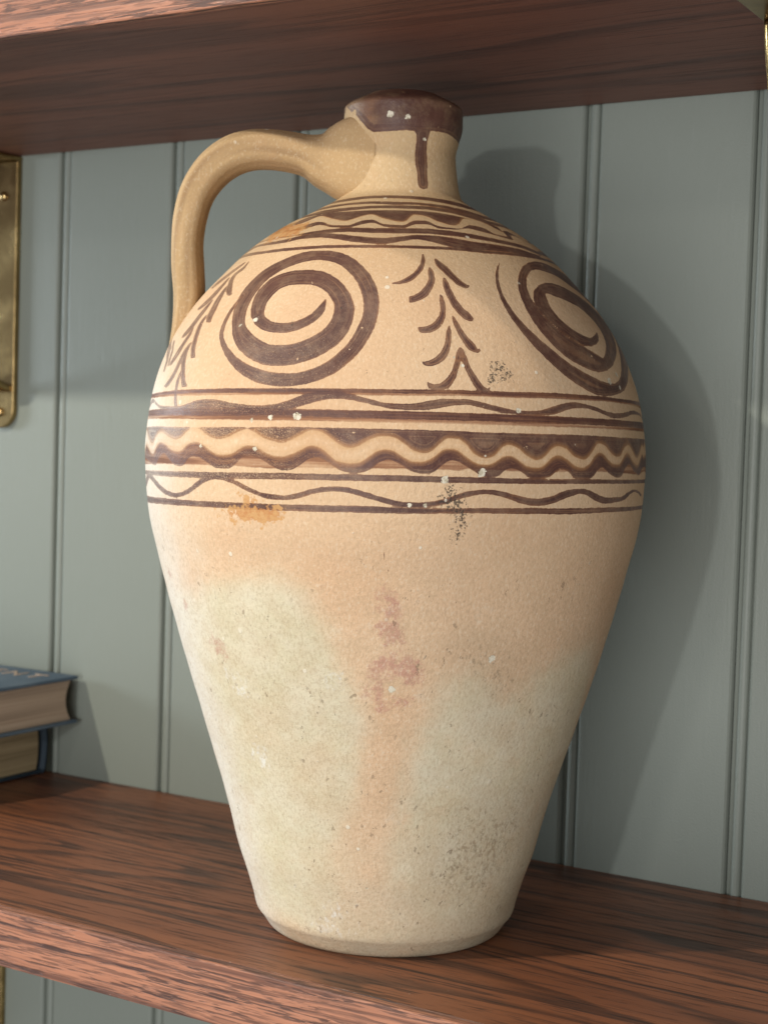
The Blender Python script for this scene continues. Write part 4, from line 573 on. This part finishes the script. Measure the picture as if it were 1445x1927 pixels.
# ---- signed distances of the brushwork on the surface (mm)
def poly_sdf(poly, out):
    P = np.array(poly, float); zc = P[:, 1].mean(); rc = np.interp(zc, zf, rf) * math.pi / 180
    U = P[:, 0] * rc; V = s_of(P[:, 1]); pad = 4.5
    sel = (S_ > V.min() - pad) & (S_ < V.max() + pad) & (THW * rc > U.min() - pad) & (THW * rc < U.max() + pad)
    ii = np.where(sel.ravel())[0]
    if not len(ii): return
    x = (THW.ravel()[ii] * rc); y = S_.ravel()[ii]
    best = np.full(len(ii), 1e9); wind = np.zeros(len(ii))
    for k in range(len(U)):
        x0, y0 = U[k], V[k]; x1, y1 = U[(k + 1) % len(U)], V[(k + 1) % len(U)]
        dx, dy = x1 - x0, y1 - y0; L = dx*dx + dy*dy + 1e-12
        t = np.clip(((x - x0)*dx + (y - y0)*dy) / L, 0, 1)
        best = np.minimum(best, (x - x0 - t*dx)**2 + (y - y0 - t*dy)**2)
        cr_ = dx*(y - y0) - dy*(x - x0)
        wind += np.where((y0 <= y) & (y1 > y) & (cr_ > 0), 1, 0) - np.where((y0 > y) & (y1 <= y) & (cr_ < 0), 1, 0)
    sd = np.sqrt(best) * np.where(wind != 0, 1, -1)
    out.ravel()[ii] = np.maximum(out.ravel()[ii], sd)
def edge_fn(pts, lam=None):
    T = np.array([p[0] for p in pts]); Z = np.array([p[1] for p in pts])
    o = np.argsort(T); T, Z = T[o], Z[o]
    keep = np.concatenate([[True], np.diff(T) > .15]); T, Z = T[keep], Z[keep]
    if lam:      # carry the wave on round the back of the jug
        gap = T[0] + 360 - T[-1]; nw = max(1, round(gap / lam)); t2 = np.linspace(0, 1, 12 * nw + 1)[1:-1]
        mid, amp = Z.mean(), (np.percentile(Z, 92) - np.percentile(Z, 8)) / 2
        Zw = mid + amp * np.sin(2 * np.pi * nw * t2)
        T = np.concatenate([T, T[-1] + gap * t2]); Z = np.concatenate([Z, Zw])
    Tp = np.concatenate([T - 360, T, T + 360]); Zp = np.concatenate([Z, Z, Z])
    tt = th_cols; zs = pchip(Tp, Zp, tt) if lam else np.interp(tt, Tp, Zp)
    k = np.exp(-np.linspace(-2, 2, 5) ** 2); 
    if lam:
        kk = np.exp(-(np.arange(-5, 6) / (4.0 if lam > 30 else 1.7)) ** 2); kk /= kk.sum()
        zs = np.convolve(np.concatenate([zs[-5:], zs, zs[:5]]), kk, 'valid')
    ss = s_of(zs); rr_ = np.interp(zs, zf, rf) * math.pi / 180
    sl = np.gradient(ss, tt) / rr_
    return ss[None, :], np.sqrt(1 + np.clip(sl, -3, 3) ** 2)[None, :]
def band_sdf(top, bot, lam=None, lamt=0):
    st_, kt = edge_fn(top, lam if lamt == 0 else None); sb_, kb = edge_fn(bot, lam)
    return np.minimum((st_ - S_) / kt, (S_ - sb_) / kb)
far = lambda: np.full(S_.shape, -9.0)
slip, wash = far(), far(); soft = np.zeros(S_.shape)
LAM = {'w1': 38, 'm3': 60}
for k in ('l1', 'l2', 'l3', 'l4', 'w1', 'n1', 'n2', 'n3', 'm2', 'm3', 'm4'):
    sd = band_sdf(*BANDS[k], LAM.get(k))
    if k == 'l2':       # lower third of this line is a thinner reddish stroke
        wash = np.maximum(wash, sd); (st_, kt), (sb_, kb) = edge_fn(BANDS[k][0]), edge_fn(BANDS[k][1])
        sd = np.minimum(sd, S_ - (sb_ + .30 * (st_ - sb_)))
    if k == 'l1':
        wash = np.maximum(wash, sd); (st_, kt), (sb_, kb) = edge_fn(BANDS[k][0]), edge_fn(BANDS[k][1])
        sd = np.minimum(sd, S_ - (sb_ + .32 * (st_ - sb_)))
    slip = np.maximum(slip, sd)
zone_up = band_sdf(BANDS['zone'][0], BANDS['cream'][0], 23, 1)
dlow = band_sdf(BANDS['dlow'][0], BANDS['dlow'][1], 23)
slip = np.maximum(slip, np.maximum(zone_up, dlow))
wash = np.maximum(wash, band_sdf(BANDS['dlow'][0], BANDS['zone'][1], 23, 0) )
wz, _ = edge_fn(BANDS['zone'][1]); wash = np.where(S_ < wz - 1.5, np.where(wash > 0, wash, wash), wash)
zt_, _ = edge_fn(BANDS['zone'][0]); zb_, _ = edge_fn(BANDS['zone'][1])
cu_, _ = edge_fn(BANDS['cream'][0], 23); cl_, _ = edge_fn(BANDS['cream'][1], 23)
near_wipe = np.minimum(np.abs(S_ - cu_), np.abs(S_ - cl_))
soft = np.clip(1 - near_wipe / 4.2, 0, 1) * ((S_ < zt_ - .6) & (S_ > zb_ - 1.0))
m1u = band_sdf(BANDS['m1u'][0], BANDS['m1u'][1], 24, 1); m1d = band_sdf(BANDS['m1d'][0], BANDS['m1d'][1], 24)
slip = np.maximum(slip, np.maximum(m1u, m1d))
mu_, _ = edge_fn(BANDS['m1u'][1], 24); soft = np.maximum(soft, .7 * np.clip(1 - np.abs(S_ - mu_) / 2, 0, 1))
for k in ('lspiral', 'rspiral', 'mplant', 'lplant', 'drip', 'w3', 'crack'):
    for poly in POLYS[k]: poly_sdf(poly, slip)
for k, off in (('mplant', 82.0), ('lspiral', 160.0), ('mplant', 154.0)):      # the motifs go on round the far side
    for poly in POLYS[k]: poly_sdf([((t + off + 180) % 360 - 180, z) for t, z in poly], slip)
w3s = s_of(232.5 + 4.0 * np.sin(np.radians(THW * 8.2))); slip = np.maximum(slip, np.where(np.abs(THW) > 82, 1.4 - np.abs(S_ - w3s) / 1.2, -9))
# glaze on the rim
rb = np.array(BANDS['rim'][1]); o = np.argsort(rb[:, 0]); rb = rb[o]
rim_edge = np.interp(THW, np.concatenate([[-180], rb[:, 0], [180]]), np.concatenate([[413], rb[:, 1], [413]]))
rim_sd = S_ - s_of(rim_edge)
bare = far()
for poly in POLYS['clayrim']: poly_sdf(poly, bare)
bare = np.maximum(bare, np.where((THW < -54 - .5 * np.sin(Z_)) & (THW > -128) & (Z_ < 425.5 + 1.2 * np.sin(THW * .21)), 3.0, -9))
rim_sd = np.minimum(rim_sd, -bare)
slip = np.maximum(slip, rim_sd)
wearf = 0.75 * np.exp(-((THW + 38) / 34) ** 2) * np.exp(-((Z_ - 252) / 34) ** 2) + 0.22 * np.exp(-((THW + 25) / 25) ** 2) * np.exp(-((Z_ - 300) / 25) ** 2) + 0.22
def region(name, edge_mm):
    o = far()
    rc = 110 * math.pi / 180
    for poly in POLYS[name]:
        P = np.array(poly, float); P2 = P.copy()
        acc = np.full(S_.shape, -60.0)
        # wide soft field: coarse evaluation of the distance
        U = P[:, 0] * rc * np.interp(P[:, 1].mean(), zf, rf) / 110; V = s_of(P[:, 1]); k_ = rc * np.interp(P[:, 1].mean(), zf, rf) / 110
        pad = edge_mm * 1.6
        ii = np.where(((S_ > V.min() - pad) & (S_ < V.max() + pad) & (THW * k_ > U.min() - pad) & (THW * k_ < U.max() + pad)).ravel())[0]
        x = THW.ravel()[ii] * k_; y = S_.ravel()[ii]; best = np.full(len(ii), 1e9); wind = np.zeros(len(ii))
        for k in range(len(U)):
            x0, y0 = U[k], V[k]; x1, y1 = U[(k + 1) % len(U)], V[(k + 1) % len(U)]
            dx, dy = x1 - x0, y1 - y0; L = dx*dx + dy*dy + 1e-12
            t = np.clip(((x - x0)*dx + (y - y0)*dy) / L, 0, 1)
            best = np.minimum(best, (x - x0 - t*dx)**2 + (y - y0 - t*dy)**2)
            cr_ = dx*(y - y0) - dy*(x - x0)
            wind += np.where((y0 <= y) & (y1 > y) & (cr_ > 0), 1, 0) - np.where((y0 > y) & (y1 <= y) & (cr_ < 0), 1, 0)
        acc.ravel()[ii] = np.sqrt(best) * np.where(wind != 0, 1, -1)
        o = np.maximum(o, acc)
    return np.clip(.5 + o / (2 * edge_mm), 0, 1)
def spots(name, grow=1.0, amp=1.0):
    f = np.zeros(S_.shape)
    for t, z, rad in SPOTS[name]:
        k_ = np.interp(z, zf, rf) * math.pi / 180
        dd = ((THW - t) * k_) ** 2 + (S_ - s_of(z)) ** 2
        f = 1 - (1 - f) * (1 - amp * np.exp(-dd / (rad * rad * grow * grow) * .9))
    return f
pale = region('pale', 11.0) * np.where(THW > 5, .80, 1.0)
pale = np.maximum(pale, .85 * np.clip((45 - Z_) / 30, 0, 1) * .6)
pale = np.maximum(pale, np.where(np.abs(THW) > 80, np.clip((170 - Z_ + 25 * np.sin(np.radians(THW * 3))) / 60, 0, 1), 0))
lit_white = np.clip((-THW - 34) / 40, 0, 1) * np.clip((-THW < 118) * 1.0, 0, 1) * np.clip((330 - Z_) / 60, 0, 1) * .95  # whitens the jug's left side: blown highlight put into the clay colour
cream = np.clip((125 - Z_) / 90, 0, 1)
code = lambda d_: np.clip(.5 + d_ / 8, 0, 1)
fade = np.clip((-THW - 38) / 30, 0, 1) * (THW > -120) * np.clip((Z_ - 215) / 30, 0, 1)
attrs = {'fade': fade, 'slip': code(slip), 'wash': code(wash), 'soft': soft, 'wear': np.clip(wearf, 0, 1), 'pale': pale,
         'rust': region('rust', 4.5), 'peach': spots('peach'), 'pink': spots('pink', 1.6, .70), 'dirt': spots('dirt', 1.5, .47), 'white': spots('white', 1.7, .5),
         'soot': spots('soot', 1.15, .8), 'chip': spots('chip'), 'low': np.clip((235 - Z_) / 60, 0, 1) * .85 + .15, 'lit_white': lit_white, 'cream': cream, 'ochre': np.clip((Z_ - 320) / 60, 0, 1)}

jug = empty('jug', (AX, AY, 0.0))
tag(jug, 'tall buff earthenware jug painted with brown spirals, leaf sprays and wavy bands', 'jug')
me = bpy.data.meshes.new('body')
me.vertices.add(len(verts)); me.vertices.foreach_set('co', (verts - np.array([AX, AY, 0])).ravel())
nq = len(quads)
base_loop = idx[0, ::-1]
me.loops.add(nq * 4 + nc); me.loops.foreach_set('vertex_index', np.concatenate([quads.ravel(), base_loop]).astype(np.int32))
me.polygons.add(nq + 1)
me.polygons.foreach_set('loop_start', np.arange(nq + 1, dtype=np.int32) * 4)
me.update(calc_edges=True); me.validate()
me.polygons.foreach_set('use_smooth', np.ones(len(me.polygons), bool))
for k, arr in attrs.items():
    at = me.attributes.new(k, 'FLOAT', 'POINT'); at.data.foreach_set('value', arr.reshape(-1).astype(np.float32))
me.materials.append(POT_MAT)
body = bpy.data.objects.new('body', me); scene.collection.objects.link(body); body.parent = jug

# handle: an oval strap that springs from the shoulder and flares into the neck
HANG = PHC + R(-91.0); he = Vector((math.cos(HANG), math.sin(HANG), 0)); hn = Vector((-math.sin(HANG), math.cos(HANG), 0))
hpts = [(120.0, 280, 1.2, 8), (117.2, 290, 3.0, 11), (113.8, 301, 4.8, 13), (110.6, 314, 6.6, 14.0), (109.0, 328, 8.0, 14.2), (110.1, 343, 8.4, 14.0), (110.5, 355, 8.2, 13.8),
        (109.3, 368, 8.6, 13.8), (105.8, 381, 9.4, 13.8), (98.8, 392.2, 10.2, 14), (89.5, 399.8, 10.7, 14), (79, 403.6, 10.8, 14), (68, 404.4, 10.7, 14),
        (57.5, 403.4, 10.8, 14), (48.5, 401.5, 11.6, 14.4), (41.5, 399.6, 14.0, 15.2), (36, 399.3, 17.5, 16.8), (30, 399.8, 20.5, 19.2), (22, 400, 22.6, 22.0), (13, 400, 23.0, 24.5)]
H = np.array(hpts, float); H *= 1.022; H[:, 1] -= 257.15 * .022; H[3:15, 2] *= .95; H[8:15, 2] *= .965; H[8:15, 1] += .3
tq = np.linspace(0, len(H) - 1, 150); hi = np.arange(len(H))
def cat(col):
    Pp = np.concatenate([[2*col[0]-col[1]], col, [2*col[-1]-col[-2]]]); out = []
    for q_ in tq:
        i = min(int(q_), len(col) - 2); t = q_ - i; p0, p1, p2, p3 = Pp[i:i+4]
        out.append(.5*(2*p1+(p2-p0)*t+(2*p0-5*p1+4*p2-p3)*t*t+(3*p1-p0-3*p2+p3)*t**3))
    return np.array(out)
hr, hz, ha, hb = (cat(H[:, i]) for i in range(4))
dr, dz_ = np.gradient(hr), np.gradient(hz); ln = np.hypot(dr, dz_); tr_, tz_ = dr/ln, dz_/ln
V = []; F = []; M = 44
flare = np.clip((52 - hr) / 22, 0, 1)
for k in range(len(tq)):
    fl_ = flare[k]; tr2, tz2 = tr_[k]*(1-fl_)+(-1)*fl_, tz_[k]*(1-fl_); l2 = math.hypot(tr2, tz2); tr2 /= l2; tz2 /= l2
    nr_, nz_ = -tz2, tr2       # in-plane normal
    for j in range(M):
        a_ = 2*math.pi*j/M; ca, sa = math.cos(a_), math.sin(a_)
        e_ = 2/(2.35 + 1.3*flare[k])
        u = math.copysign(abs(ca)**e_, ca)*ha[k]; w = math.copysign(abs(sa)**e_, sa)*hb[k]
        rid = 1 + (0.030*math.cos(6*a_+.5) + 0.012*math.cos(15*a_+1))*(1-flare[k])*min(1, k/30) + .012*math.sin(k*.21+3*a_)
        rho_, z_ = hr[k] + nr_*u*rid, hz[k] + nz_*u*rid
        zz_ = z_/1000
        base = Vector((AX + TX*zz_, AY + TY*zz_, zz_))
        V.append(base + he*(rho_/1000) + hn*(w*rid/1000))
for k in range(len(tq)-1):
    for j in range(M): F.append((k*M+j, k*M+(j+1)%M, (k+1)*M+(j+1)%M, (k+1)*M+j))
F += [tuple(range(M))[::-1], tuple(range((len(tq)-1)*M, len(tq)*M))]
han = mesh_obj('handle', V, F, POT_MAT, jug, True)
at = han.data.attributes.new('ochre', 'FLOAT', 'POINT'); at.data.foreach_set('value', np.ones(len(V), np.float32))

rng = np.random.default_rng(5); st_j = np.clip(np.convolve(np.tile(rng.random(M), 3), [.25, .5, .25], 'same')[M:2*M] * 2.4 - .75, 0, 1) + .12
gra = np.array([[st_j[j] * (.55 + .45 * math.sin(k * .11 + j)) * (1 - flare[k]) for j in range(M)] for k in range(len(tq))])
at = han.data.attributes.new('grainy', 'FLOAT', 'POINT'); at.data.foreach_set('value', gra.reshape(-1).astype(np.float32))
